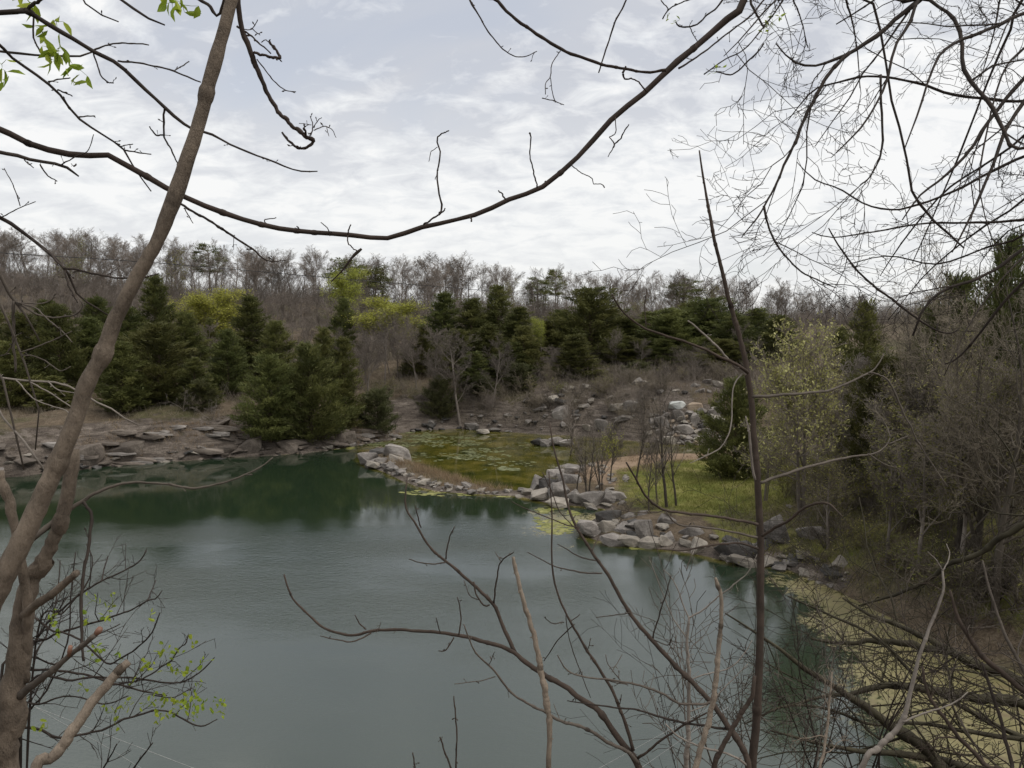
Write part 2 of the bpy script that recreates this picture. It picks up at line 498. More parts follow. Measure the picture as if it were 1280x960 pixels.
def ground_material():
    k = NT('ground')
    co = k.n('ShaderNodeTexCoord').outputs['Object']
    at_ = k.n('ShaderNodeAttribute', attribute_name='mask')
    sep = k.n('ShaderNodeSeparateColor', {'Color': at_.outputs['Color']})
    big = k.noise(co, 0.16, 5, 0.6)
    mid = k.noise(co, 1.1, 7, 0.68)
    fin = k.noise(co, 9.0, 4, 0.7)
    litter = k.ramp(k.math('MULTIPLY_ADD', fin, 0.5, k.math('MULTIPLY', mid, 0.55)), [(0.36, (0.046, 0.034, 0.023)), (0.52, (0.108, 0.082, 0.056)), (0.68, (0.195, 0.155, 0.112))])
    moss = k.ramp(mid, [(0.35, (0.040, 0.045, 0.016)), (0.7, (0.085, 0.088, 0.034))])
    base = k.mix(k.ramp(big, [(0.48, (0, 0, 0)), (0.66, (0.75, 0.75, 0.75))]), litter, moss)
    # layered stone
    sm = k.n('ShaderNodeMapping', {'Vector': co, 'Scale': (0.35, 0.35, 2.6)}).outputs[0]
    lay = k.noise(sm, 1.3, 8, 0.7, 0.4)
    stone = k.ramp(k.math('MULTIPLY_ADD', fin, 0.35, k.math('MULTIPLY', lay, 0.65)), [(0.36, (0.032, 0.026, 0.022)), (0.50, (0.112, 0.092, 0.076)), (0.66, (0.26, 0.222, 0.186))])
    rk = k.ramp(k.math('ADD', sep.outputs[2], k.math('MULTIPLY', k.math('SUBTRACT', mid, 0.5), 0.9)), [(0.40, (0, 0, 0)), (0.56, (1, 1, 1))])
    base = k.mix(rk, base, stone)
    sand = k.ramp(k.math('MULTIPLY_ADD', fin, 0.4, k.math('MULTIPLY', mid, 0.6)), [(0.36, (0.15, 0.105, 0.07)), (0.62, (0.31, 0.225, 0.155))])
    sf = k.ramp(k.math('ADD', sep.outputs[1], k.math('MULTIPLY', k.math('SUBTRACT', mid, 0.5), 0.7)), [(0.40, (0, 0, 0)), (0.60, (1, 1, 1))])
    base = k.mix(sf, base, sand)
    gr = k.ramp(k.math('MULTIPLY_ADD', k.noise(co, 0.45, 5, 0.65), 0.75, k.math('MULTIPLY', fin, 0.3)), [(0.40, (0.095, 0.112, 0.024)), (0.55, (0.165, 0.166, 0.042)), (0.70, (0.27, 0.23, 0.10))])
    gf = k.ramp(k.math('ADD', sep.outputs[0], k.math('MULTIPLY', k.math('SUBTRACT', mid, 0.5), 0.7)), [(0.40, (0, 0, 0)), (0.60, (1, 1, 1))])
    base = k.mix(gf, base, gr)
    k.l(base, k.b.inputs['Base Color'])
    k.b.inputs['Roughness'].default_value = 0.95
    k.b.inputs['Specular IOR Level'].default_value = 0.15
    hh = k.math('MULTIPLY_ADD', lay, k.math('MULTIPLY', rk, 1.6), k.math('MULTIPLY_ADD', fin, 0.35, mid))
    k.l(k.bump(hh, 0.8, 0.22), k.b.inputs['Normal'])
    return k.m


TX = axis([(-1600, -300, 100), (-300, -120, 9), (-120, -72, 2), (-72, 45, 0.45), (45, 80, 1.2), (80, 300, 9), (300, 1600, 100)])
TY = axis([(-200, -10, 12), (-10, 56, 0.8), (56, 118, 0.36), (118, 260, 2.2), (260, 500, 12), (500, 3600, 130)])
gx, gy, gz = height_grid(TX, TY)
gsd = np.concatenate([sdist(gx[i:i + 20000], gy[i:i + 20000]) for i in range(0, len(gx), 20000)])
mgrass = polymask(gx, gy, GRASS_POLY, 5)
mgrass = np.maximum(mgrass, .52 * ((gx > 13) & (gy > 24) & (gy < 66) & (gsd > 1)) * np.clip(vnoise(gx, gy, 6, 9) * 2.2 - .35, 0, 1))
msand = polymask(gx, gy, SAND_POLY, 4)
zz = gz.reshape(len(TY), len(TX))
slope = np.hypot(np.gradient(zz, TY, axis=0), np.gradient(zz, TX, axis=1)).ravel()
mrock = np.clip((slope - 0.4) / 0.8, 0, 1) * np.clip((13 - gsd) / 5, 0, 1) * (gy > 54)
mrock = np.maximum(mrock, np.clip(1.3 - gsd / 1.1, 0, 1) * (gy > 40) * 0.85)
mrock = np.where(gx > 12, mrock * np.clip(1.6 - (gx - 12) / 14, 0.25, 1), mrock)
mrock = np.maximum(mrock, 0.60 * np.clip((7 - gsd) / 3, 0, 1) * (gx < -14) * (gy > 60))
CLIFF_POLY = [(640, 470), (700, 440), (930, 450), (935, 560), (690, 548), (640, 540)]
mcl = (gy > 91) & (gx > 3) & (gx < 29) & (gsd < 13) & (gsd > 0)
mrock = np.maximum(mrock, np.where(mcl, .30 + .45 * vnoise(gx, gy, 3.5, 31), 0))
att = np.stack([mgrass, msand, mrock, np.ones_like(mrock)], -1)
terrain = link_mesh('terrain', grid_mesh('terrain', TX, TY, zz, ground_material(), {'mask': att}))
tag(terrain, 'brown wooded ground rising from the rocky lake shore', kind='structure')


# ------------------------------------------------------------------ water
def water_material():
    k = NT('lake_water')
    co = k.n('ShaderNodeTexCoord').outputs['Object']
    a = k.n('ShaderNodeAttribute', attribute_name='zone')
    sep = k.n('ShaderNodeSeparateColor', {'Color': a.outputs['Color']})
    pond, film, rip = sep.outputs[0], sep.outputs[1], sep.outputs[2]
    m = k.noise(co, 0.35, 6, 0.65)
    f = k.noise(co, 3.0, 5, 0.7)
    deep = k.ramp(k.noise(co, 0.05, 3), [(0.35, (0.0135, 0.0255, 0.0125)), (0.65, (0.017, 0.029, 0.016))])
    olive = k.ramp(m, [(0.36, (0.026, 0.033, 0.006)), (0.50, (0.066, 0.063, 0.010)), (0.64, (0.125, 0.105, 0.022))])
    pf = k.ramp(k.math('MULTIPLY_ADD', k.math('SUBTRACT', m, 0.5), 0.5, pond), [(0.35, (0, 0, 0)), (0.65, (1, 1, 1))])
    col = k.mix(pf, deep, olive)
    scum = k.ramp(k.math('MULTIPLY_ADD', f, 0.55, k.math('MULTIPLY', m, 0.5)), [(0.36, (0.085, 0.074, 0.023)), (0.52, (0.20, 0.168, 0.062)), (0.66, (0.30, 0.265, 0.12))])
    scum = k.mix(k.ramp(k.noise(co, 0.28, 4, 0.6), [(0.40, (0, 0, 0)), (0.62, (0.75, 0.75, 0.75))]), scum, (0.105, 0.095, 0.028))
    scum = k.mix(k.ramp(k.noise(co, 1.4, 5, 0.7), [(0.50, (0, 0, 0)), (0.68, (0.8, 0.8, 0.8))]), scum, (0.16, 0.115, 0.058))
    ff = k.ramp(k.math('ADD', film, k.math('MULTIPLY', k.math('SUBTRACT', k.math('MULTIPLY_ADD', f, 0.45, k.math('MULTIPLY', m, 0.6)), 0.52), 1.7)), [(0.44, (0, 0, 0)), (0.58, (1, 1, 1))])
    col = k.mix(k.math('MULTIPLY', ff, 0.9), col, scum)
    k.l(col, k.b.inputs['Base Color'])
    k.b.inputs['IOR'].default_value = 2.0
    rg = k.math('MULTIPLY_ADD', ff, 0.42, 0.045)
    k.l(rg, k.b.inputs['Roughness'])
    mp = k.n('ShaderNodeMapping', {'Vector': co, 'Scale': (0.75, 1.15, 1), 'Rotation': (0, 0, 0.35)}).outputs[0]
    w1 = k.noise(mp, 10.0, 3, 0.65, 0.2)
    w2 = k.noise(mp, 2.6, 2, 0.5)
    patch = k.ramp(k.noise(k.n('ShaderNodeMapping', {'Vector': co, 'Scale': (0.6, 1.6, 1)}).outputs[0], 0.06, 4, 0.55), [(0.40, (0.25, 0.25, 0.25)), (0.58, (1, 1, 1))])
    hgt = k.math('MULTIPLY', k.math('MULTIPLY_ADD', w2, 0.8, w1), k.math('MULTIPLY', rip, patch))
    k.l(k.bump(hgt, 1.0, 0.027), k.b.inputs['Normal'])
    return k.m


WX = axis([(-90, -60, 3), (-60, 34, 0.6)])
WY = axis([(10, 48, 1.0), (48, 102, 0.5), (102, 108, 1)])
wx, wy = [a.ravel() for a in np.meshgrid(WX, WY)]
wsd = sdist(wx, wy)
POND_POLY = [(465, 553), (500, 535), (700, 535), (930, 550), (930, 572), (760, 580), (722, 590), (664, 615), (640, 616), (600, 610), (550, 595), (500, 572), (462, 568), (440, 563)]
pz = polymask(wx, wy, POND_POLY, 3)
FILM_POLY = [(960, 716), (985, 740), (1000, 765), (1025, 800), (1050, 845), (1065, 880), (1100, 930), (1150, 985), (1500, 1000), (1500, 830), (1200, 800), (1040, 725)]
film = polymask(wx, wy, FILM_POLY, 3.0) * 0.86
SCUM_POLY = [(650, 640), (700, 630), (760, 636), (745, 660), (735, 690), (700, 690), (640, 665)]
film = np.maximum(film, polymask(wx, wy, SCUM_POLY, 3.5) * 0.62)
edge = np.clip(1.0 + wsd / 1.6, 0, 1)
pond = np.maximum(pz, edge * 0.75 * np.clip((wx + 26) / 8, 0, 1))
film = np.maximum(film, np.clip(1.0 + wsd / 0.7, 0, 1) * 0.52 * np.clip((wx + 60) / 30, 0.4, 1))
pxx = wx / np.maximum(wy, 1) * F + 640
rip = np.clip((59 + .06 * wx - wy) / 11, 0.035, 1) * (1 - pz) * (1 - np.clip(film * 1.2, 0, 1))
rip *= np.clip((24 - wx + 0.25 * (wy - 20)) / 14, 0.22, 1) * np.clip((wy - 14) / 22, 0.35, 1)
rip = np.where(wx > 2.5 + 0.06 * (wy - 25), rip * np.clip(1 - (wx - 2.5 - 0.06 * (wy - 25)) / 5, 0.25, 1), rip)
za = np.stack([pond, film, rip, np.ones_like(rip)], -1)
water = link_mesh('lake_water', grid_mesh('lake_water', WX, WY, np.zeros((len(WY), len(WX))), water_material(), {'zone': za}))
tag(water, 'dark green quarry lake with a shallow olive pond behind its rock spit', kind='structure')


def floating(name, polys, n, mat, label, size):
    """loose mats lying on the water"""
    T = Tubes()
    tot = 0
    while tot < n:
        for (cx, cy, rx, ry, wgt) in polys:
            if random.random() > wgt:
                continue
            a = random.random() * 2 * PI
            r = math.sqrt(random.random())
            px, py = cx + rx * r * math.cos(a), cy + ry * r * math.sin(a)
            p = gnd(px, py)
            if sdist(p[0:1], p[1:2])[0] > -0.2 or vnoise(p[0], p[1], 1.1, 4) < 0.46:
                tot += 0.2
                continue
            k = 9
            s = size * random.uniform(0.35, 1.0)
            an = np.arange(k) * 2 * PI / k + random.random()
            rr = s * np.array([random.uniform(0.45, 1.0) for _ in range(k)])
            z = 0.006 + 0.004 * random.random() + tot * 1e-6
            T.faces(np.stack([p[0] + rr * np.cos(an) * 1.5, p[1] + rr * np.sin(an), np.full(k, z)], -1)[None], [random.random()])
            tot += 1
    o = link_mesh(name, T.mesh(name, mat, False))
    tag(o, label, name.replace('_', ' '), kind='stuff')
    return o


floating('pond_algae', [(560, 552, 45, 7, 1), (600, 568, 40, 8, .8), (628, 587, 22, 5, 1), (540, 573, 35, 7, .35), (520, 545, 30, 5, .8), (640, 558, 45, 8, .12), (640, 580, 35, 4, .1), (490, 556, 30, 4, .4)],
         1500, M['algae'], 'pale green algae rafts drifting on the olive pond', 0.24)
floating('shore_scum', [(700, 652, 32, 16, 1), (790, 682, 26, 5, .5), (895, 692, 26, 5, .6), (940, 700, 30, 5, .3), (560, 616, 60, 4, .5), (430, 559, 25, 3, .4), (640, 619, 30, 2.5, .4), (688, 640, 20, 10, .6)],
         700, M['scum'], 'yellow green scum floating along the boulder shore', 0.27)

# ------------------------------------------------------------------ trees
def grow(T, p, d, L, r, lev, P):
    """recursive branch; P: dict of per-level lists"""
    n = P['n'][lev]
    pts = [np.array(p, float)]
    dd = np.array(d, float)
    wob = P['wob'][lev]
    up = P['up'][lev]
    for i in range(n - 1):
        dd = dd + rng.normal(0, wob, 3) + np.array([0, 0, up])
        dd /= np.linalg.norm(dd)
        pts.append(pts[-1] + dd * L / (n - 1))
    pts = np.array(pts)
    rad = np.maximum(r * (1 - np.linspace(0, 1, n) * P['taper'][lev]), P['rmin'])
    T[min(lev, len(T) - 1)].add(pts, rad, P['s'][lev])
    tips = P.get('tips')
    if lev >= P['depth']:
        if tips is not None:
            tips.append((pts, rad))
        return
    k = P['k'][lev]
    k = int(k * rng.uniform(0.8, 1.2) + 0.5)
    for j in range(k):
        t = P['t0'][lev] + (1 - P['t0'][lev]) * (j + rng.uniform(0, 1)) / k
        x = t * (n - 1)
        i = min(int(x), n - 2)
        q = pts[i] + (pts[i + 1] - pts[i]) * (x - i)
        ax = unit(pts[i + 1] - pts[i])
        a = rng.uniform(0, 2 * PI)
        ref = np.array([0, 0, 1.0]) if abs(ax[2]) < 0.9 else np.array([1.0, 0, 0])
        u = unit(np.cross(ax, ref))
        w = np.cross(ax, u)
        an = math.radians(P['ang'][lev] * rng.uniform(0.7, 1.3))
        nd = ax * math.cos(an) + (u * math.cos(a) + w * math.sin(a)) * math.sin(an)
        nl = L * P['len'][lev] * rng.uniform(0.65, 1.25) * (1 - P['lt'][lev] * t)
        nr = min(r * (1 - t * P['taper'][lev]) * P['rr'][lev], r)
        grow(T, q, nd, nl, max(nr, P['rmin']), lev + 1, P)


def fix_unit(T_list, h):
    pass


class Proto:
    def __init__(self, parts, h):
        self.parts = parts      # list of (name, mesh)
        self.h = h


def mesh_top(me):
    v = np.zeros(len(me.vertices) * 3, np.float32)
    me.vertices.foreach_get('co', v)
    return v.reshape(-1, 3)[:, 2].max()


def hardwood(h=14, spread=1.0, depth=4, dens=1.0, forks=False, leaves=None, leafn=0, leafs=0.12, rmin=0.010, wob=0.07, clear=.28, ang=40, ln=.48, leafm=2):
    A, B = Tubes(), Tubes()
    tips = []
    P = dict(n=[9, 6, 4, 3, 2], s=[6, 5, 3, 3, 3], wob=[0.05, wob, wob * 1.2, 0.10, 0.1], up=[0.05, 0.10, 0.09, 0.06, 0.03], taper=[0.88, 0.85, 0.8, 0.6, 0.5],
             k=[14, 8 * dens, 6 * dens, 4.5 * dens], t0=[clear, 0.2, 0.12, 0.1], ang=[ang * spread, 36, 36, 36], len=[ln, 0.50, 0.52, 0.60], lt=[0.5, 0.35, 0.3, 0.3],
             rr=[0.5, 0.55, 0.6, 0.7], rmin=rmin, depth=depth, tips=tips)
    grow([A, A, B], (0, 0, -0.3), (rng.normal(0, .05), rng.normal(0, .05), 1), h, h * 0.0125 + 0.02, 0, P)
    if forks:
        for _ in range(2):
            grow([A, A, B], (rng.normal(0, .15), rng.normal(0, .15), -0.3), (rng.normal(0, .22), rng.normal(0, .22), 1), h * rng.uniform(.7, .95), h * 0.009 + 0.02, 0, P)
    parts = [('trunk', A.mesh('hardwood_trunk', M['bark_far'])), ('crown', B.mesh('hardwood_crown', M['twig_far']))]
    if leaves:
        C = Tubes()
        Q, tt = [], []
        for pts, rad in tips:
            if rng.uniform() > leafn:
                continue
            tone = rng.uniform()
            for _ in range(leafm):
                t = rng.uniform(0.2, 1)
                c = pts[0] + (pts[-1] - pts[0]) * t + rng.normal(0, 0.08 + leafs * .6 + (.22 if leafm > 3 else 0), 3)
                a, b = unit(rng.normal(0, 1, 3)), unit(rng.normal(0, 1, 3))
                s = leafs * rng.uniform(0.6, 1.3)
                Q.append([c - a * s * .5, c + b * s * .35, c + a * s * .6, c - b * s * .35])
                tt.append(np.clip(tone + rng.normal(0, .15), 0, 1))
        C.faces(np.array(Q), np.array(tt))
        parts.append(('foliage', C.mesh('foliage', leaves, False)))
    return Proto(parts, max(mesh_top(m) for _, m in parts))


def cedar(h=8.0, w=3.6, shape=0.8, n=105, lobes=0.25, mat=None, low=0.04):
    """red cedar: ascending boughs of uneven length, each carrying feathery sprays"""
    A, C = Tubes(), Tubes()
    A.add([(0, 0, -0.4), (0.03, 0, h * .3), (0, .04, h * .6), (0, 0, h * .95)], [h * .018, h * .015, h * .009, 0.015], 6)
    ph = rng.uniform(0, 6, 5)
    Q, tt = [], []
    for i in range(n):
        t = low + (1 - low) * ((i + rng.uniform()) / n) ** 1.15 * .98
        prof = (np.clip(1.03 - t, 0, 1) ** shape) * min(1, 0.55 + t * 2.0)
        a = i * 2.4 + rng.normal(0, .5)
        L = w / 2 * prof * (1 + lobes * math.sin(2 * a + ph[0] + 4 * t)) * rng.uniform(.74, 1.20) + .12
        rise = rng.uniform(.35, .95) * (.6 + .8 * t)
        s5 = np.linspace(0, 1, 6)
        out = np.array([math.cos(a), math.sin(a), 0])
        side = np.array([-math.sin(a), math.cos(a), 0]) * rng.normal(0, .18)
        bz = h * t - .25 * L
        path = np.array([out * L * q + side * L * q * q + np.array([0, 0, bz + L * rise * (q * .45 + q * q * .55)]) for q in s5])
        A.add(path, np.linspace(.035, .008, 6) * (.5 + .5 * (1 - t)), 3)
        tone = np.clip(0.45 + 0.2 * math.sin(3 * a + ph[3]) + rng.normal(0, .15), 0, 1)
        m = int(40 + 230 * (L / 2.3))
        q = rng.uniform(.12, 1.04, m) ** .8
        c = np.stack([np.interp(q, s5, path[:, k]) for k in range(3)], 1)
        sp = (.07 + .17 * L * (1.05 - q) * .6 + .05)[:, None]
        c = c + rng.normal(0, 1, (m, 3)) * sp * [1, 1, .75]
        d = unit(path[-1] - path[0])
        dr = unit(d * .9 + rng.normal(0, .5, (m, 3)) + np.array([0, 0, .5]))
        sd_ = unit(np.cross(dr, rng.normal(0, 1, (m, 3))))
        ln = rng.uniform(.14, .36, (m, 1))
        wd = ln * rng.uniform(.08, .16, (m, 1))
        Q.append(np.stack([c - sd_ * wd, c + sd_ * wd, c + dr * ln + sd_ * wd * .2], 1))
        tt.append(np.clip(tone + rng.normal(0, .10, m), 0, 1))
    m = 160
    c = np.stack([rng.normal(0, .06, m), rng.normal(0, .06, m), rng.uniform(.72, 1.0, m) * h], 1)
    dr = unit(rng.normal(0, .35, (m, 3)) + [0, 0, 1.0])
    sd_ = unit(np.cross(dr, rng.normal(0, 1, (m, 3))))
    ln = rng.uniform(.14, .36, (m, 1))
    Q.append(np.stack([c - sd_ * ln * .12, c + sd_ * ln * .12, c + dr * ln], 1))
    tt.append(np.clip(rng.normal(.55, .2, m), 0, 1))
    C.faces(np.concatenate(Q), np.concatenate(tt))
    parts = [('trunk', A.mesh('cedar_trunk', M['bark_cedar'])), ('crown', C.mesh('cedar_crown', mat or M['cedar'], False))]
    return Proto(parts, h)


def shrub(h=2.2, stems=9, dens=1.0, mat='twig_tan', leaves=None, leafn=0.0, leafs=0.07, rmin=0.009, lean=0.45):
    A = Tubes()
    tips = []
    P = dict(n=[6, 4, 3, 3], s=[4, 3, 3, 3], wob=[0.14, 0.18, 0.22, 0.2], up=[0.03, 0.04, 0.0, 0], taper=[0.75, 0.7, 0.5, 0.5],
             k=[7 * dens, 5 * dens, 3 * dens], t0=[0.2, 0.15, 0.1], ang=[42, 48, 48], len=[0.45, 0.5, 0.5], lt=[0.3, 0.3, 0.3], rr=[0.6, 0.65, 0.7], rmin=rmin, depth=2, tips=tips)
    for _ in range(stems):
        grow([A], (rng.normal(0, .15), rng.normal(0, .15), -0.1), (rng.normal(0, lean), rng.normal(0, lean), 1), h * rng.uniform(.6, 1.1), 0.012 + h * .006, 0, P)
    parts = [('stems', A.mesh('shrub_stems', M[mat]))]
    if leaves:
        C = Tubes()
        Q, tt = [], []
        for pts, rad in tips:
            if rng.uniform() > leafn:
                continue
            for _ in range(2):
                c = pts[-1] + rng.normal(0, .05, 3)
                a, b = unit(rng.normal(0, 1, 3)), unit(rng.normal(0, 1, 3))
                s = leafs * rng.uniform(.6, 1.3)
                Q.append([c - a * s * .5, c + b * s * .35, c + a * s * .6, c - b * s * .35])
                tt.append(rng.uniform())
        C.faces(np.array(Q), np.array(tt))
        parts.append(('foliage', C.mesh('shrub_foliage', leaves, False)))
    return Proto(parts, max(mesh_top(m) for _, m in parts))


def plant(proto, name, x, y, top, label, cat, group, wscale=1.0, z=None, hmin=1.0, rz=None):
    z0 = H(x, y) if z is None else z
    hh = max(top - z0, hmin)
    s = hh / proto.h
    e = empty(name, (x, y, z0), rng.uniform(0, 6.28) if rz is None else rz, (s * wscale, s * wscale, s))
    tag(e, label, cat, group)
    for pn, me in proto.parts:
        link_mesh(pn, me, e)
    return e


def plant_px(proto, name, px, depth, py_top, label, cat, group, width_px=None, w0=None, **kw):
    x = at(px, 400, depth)[0]
    top = topz(px, py_top, depth)
    z0 = H(x, depth)
    hh = max(top - z0, kw.get('hmin', 1.0))
    ws = kw.pop('wscale', 1.0)
    if width_px:
        ws = (width_px * depth / F) / (w0 * hh / proto.h)
    return plant(proto, name, x, depth, top, label, cat, group, ws, **kw)


# ------------------------------------------------------------------ prototypes
HW = [hardwood(14, 0.95, clear=.34), hardwood(14, 0.8, dens=1.1), hardwood(13, 1.0, forks=True, dens=.8), hardwood(14, 1.0, dens=1.1), hardwood(12, 1.15, dens=1.05)]
HR = [hardwood(14, 0.85, clear=.42, ln=.42), hardwood(14, 0.75, clear=.38, ln=.44, dens=1.05), hardwood(14, .95, clear=.45, forks=True, dens=.85, ln=.40), hardwood(14, 1.05, clear=.35, dens=1.05)]
CD = [cedar(8, 3.6, .82, 105, .2), cedar(8, 4.6, .72, 120, .3), cedar(8, 3.0, .95, 100, .2), cedar(8, 4.0, .85, 95, .35), cedar(8, 5.2, .70, 130, .35)]
CDW = [3.6, 4.6, 3.0, 4.0, 5.2]
CDL = cedar(5, 3.6, .5, 70, .4, mat=M['cedar_dull'], low=.02)
SPR = [hardwood(11, 1.1, dens=1.0, leaves=M['leaf_spring'], leafn=1, leafs=.16, leafm=6), hardwood(10, 1.0, dens=.9, leaves=M['leaf_spring'], leafn=.9, leafs=.15, leafm=5)]
DUL = [hardwood(12, 1.0, dens=.9, leaves=M['leaf_dull'], leafn=.34, leafs=.17)]
FLW = hardwood(9, 1.5, dens=.9, leaves=M['leaf_pale'], leafn=.40, leafs=.15, forks=True)
FLW2 = hardwood(9, 1.5, dens=.9, leaves=M['leaf_pale'], leafn=.62, leafs=.16, forks=True)
SB = [shrub(2.2, 8), shrub(2.6, 12, 1.2), shrub(2.0, 7, 1.0, 'twig_grey'), shrub(3.0, 10, 1.1, 'twig_far')]
SBG = [shrub(2.2, 8, 1.0, 'twig_tan', M['leaf_dull'], .6, .11)]
YB = shrub(2.6, 12, 1.2, 'twig_tan', M['leaf_spring'], .9, .13)

# far pines: bare bole, rounded tuft crown
def pine(h=14, w=5.0, base=.55):
    A, C = Tubes(), Tubes()
    A.add([(0, 0, -.4), (.1, 0, h * .4), (0, .1, h * .75), (0, 0, h * .95)], [.17, .14, .1, .03], 6)
    Q, tt = [], []
    for i in range(60):
        t = base + (1 - base) * rng.uniform()
        R = w / 2 * math.sqrt(max(0.05, 1 - ((t - (base + .2)) / (1 - base - .17)) ** 2)) if t > base + .2 else w / 2 * (.55 + .45 * (t - base) / .2)
        a = rng.uniform(0, 2 * PI)
        q = np.array([R * rng.uniform(.5, 1) * math.cos(a), R * rng.uniform(.5, 1) * math.sin(a), h * t])
        A.add([(0, 0, h * t - R * .3), q * [.5, .5, 1] - [0, 0, R * .1], q], [.05, .035, .015], 3)
        m = 60
        c = q + rng.normal(0, .35, (m, 3)) * [1, 1, .55]
        dr = unit(rng.normal(0, 1, (m, 3)) + [0, 0, .4])
        sd_ = unit(np.cross(dr, rng.normal(0, 1, (m, 3))))
        ln = rng.uniform(.2, .42, (m, 1))
        Q.append(np.stack([c - sd_ * ln * .2, c + sd_ * ln * .2, c + dr * ln], 1))
        tt.append(np.clip(rng.uniform(.2, .8) + rng.normal(0, .15, m), 0, 1))
    C.faces(np.concatenate(Q), np.concatenate(tt))
    return Proto([('trunk', A.mesh('pine_trunk', M['bark_far'])), ('crown', C.mesh('pine_crown', M['cedar'], False))], h)


PN = [pine(14, 6.0, .5), pine(13, 4.5, .35)]

# ------------------------------------------------------------------ cedars
#   px, depth, top py, width px, proto, label
CED = [
    (150, 85.0, 428, 66, 0, 'dark cedar on the left bank just right of the leaning trunk'),
    (196, 90, 404, 92, 1, 'broad dark cedar second behind the left bank, right of the leaning trunk'),
    (240, 88, 448, 58, 3, 'dull cedar above the bare earth bank with dead brush at its foot'),
    (195, 104, 346, 66, 3, 'tall loose cedar rising over the left bank cedars'),
    (282, 97, 413, 56, 0, 'cedar on the bank top with open dark trunks below its crown'),
    (313, 104, 370, 58, 2, 'tall pointed cedar behind the pair of big lakeside cedars'),
    (334, 84.0, 444, 74, 1, 'big cedar hanging over the water, left of the lakeside pair'),
    (386, 86.0, 432, 86, 4, 'big cedar hanging over the water, right of the lakeside pair'),
    (428, 92, 422, 50, 2, 'narrow cedar at the right end of the lakeside cedars'),
    (72, 93, 382, 70, 1, 'dark cedar crossed by pale twigs at the left of the leaning trunk'),
    (28, 95, 392, 66, 3, 'dark cedar near the left edge below the bare hillside'),
    (110, 97, 398, 66, 0, 'dark cedar directly behind the leaning trunk'),
    (262, 118, 398, 26, 2, 'small dark cedar standing in front of the yellow green tree'),
    (8, 89, 428, 64, 3, 'low dark cedar at the far left edge above the bank'),
    (-40, 92, 400, 70, 1, 'dark cedar at the left border of the wood'),
    (62, 88.5, 470, 50, 2, 'short cedar low on the bank among pale twigs'),
    (430, 130, 374, 38, 0, 'small dark cedar among grey trees below the light green tree'),
    (556, 121, 366, 48, 2, 'slim dark cedar at the left end of the central cedar row'),
    (590, 120, 374, 52, 0, 'dark cedar second in the central cedar row'),
    (622, 123, 358, 54, 3, 'tall dark cedar in the middle of the central cedar row'),
    (650, 119, 384, 46, 2, 'dark cedar at the right end of the central cedar row'),
    (655, 112, 408, 44, 0, 'dull cedar on the cliff edge beside the small yellow tree'),
    (738, 119, 361, 84, 4, 'broad dark cedar above the rock slope, right of the small yellow tree'),
    (702, 124, 388, 50, 0, 'dark cedar half hidden left of the broad one above the slope'),
    (720, 108, 418, 46, 2, 'pointed cedar standing alone low on the rock slope'),
    (784, 121, 398, 60, 3, 'low dark cedar between the two broad cedars above the slope'),
    (840, 118, 386, 84, 1, 'broad dark cedar above the pale rubble'),
    (884, 120, 374, 86, 4, 'tallest dark cedar right of the pale rubble'),
    (918, 112, 392, 60, 3, 'dark cedar behind the slender sapling'),
    (974, 110, 394, 52, 3, 'dark cedar just behind the pale budding tree'),
    (922, 66, 474, 78, 4, 'dark cedar at the right end of the sandy strip'),
    (1082, 74, 378, 62, 3, 'dark cedar on the right slope, near the skyline'),
    (1108, 52, 446, 84, 1, 'dark cedar low on the right slope behind the forked sapling branch'),
    (1050, 80, 410, 50, 0, 'dark cedar right behind the pale budding tree'),
    (1160, 60, 392, 60, 3, 'dark cedar wrapped in bare vines on the right slope'),
    (1195, 50, 345, 85, 1, 'dim cedar behind the tangle, near the right edge'),
    (1255, 44, 302, 95, 4, 'dim cedar at the right edge of the wood'),
    (1318, 48, 330, 90, 3, 'dim cedar beyond the right border'),
    (528, 113, 408, 44, 3, 'dark cedar at the left foot of the central cedar row'), (640, 110, 428, 44, 0, 'low cedar on the cliff edge left of the pointed cedar'), (782, 114, 420, 54, 1, 'low broad cedar over the middle of the rock slope'),
    (830, 112, 424, 50, 0, 'low cedar directly above the pale rubble'), (905, 108, 424, 56, 1, 'low broad cedar over the right end of the rubble'), (592, 108, 440, 40, 3, 'small cedar on the cliff above the pond'),
    (345, 101, 402, 52, 0, 'dark cedar peeping over the lakeside pair'), (160, 101, 384, 60, 3, 'dark cedar behind the left bank, close right of the leaning trunk'), (232, 103, 392, 50, 0, 'dark cedar between the tall loose cedar and the yellow green tree'),
    (122, 110, 372, 60, 1, 'dark cedar high behind the leaning trunk'), (58, 110, 376, 62, 3, 'dark cedar high at the left under the hillside'), (-12, 106, 380, 60, 0, 'dark cedar at the left border, highest of its row'),
    (404, 103, 410, 44, 3, 'dark cedar behind the narrow cedar of the lakeside group'), (574, 114, 412, 44, 3, 'low cedar in front of the central cedar row'), (612, 114, 406, 46, 0, 'low cedar in front of the tall central cedar'),
    (684, 117, 402, 40, 0, 'cedar just right of the small yellow green tree'), (762, 123, 390, 56, 0, 'dark cedar behind the broad cedar above the slope'), (812, 123, 390, 60, 3, 'dark cedar left of the cedars above the pale rubble'),
    (862, 123, 380, 60, 0, 'dark cedar between the two broad cedars above the pale rubble'), (946, 117, 386, 56, 3, 'dark cedar just right of the slender sapling stem'),
]
for px, dp, tp, wd, k, lab in CED:
    plant_px(CD[k], 'cedar_tree', px, dp, tp, lab, 'tree', 'cedars round the quarry lake', wd * (1.42 if px > 530 and dp > 107 else 1.2), CDW[k])
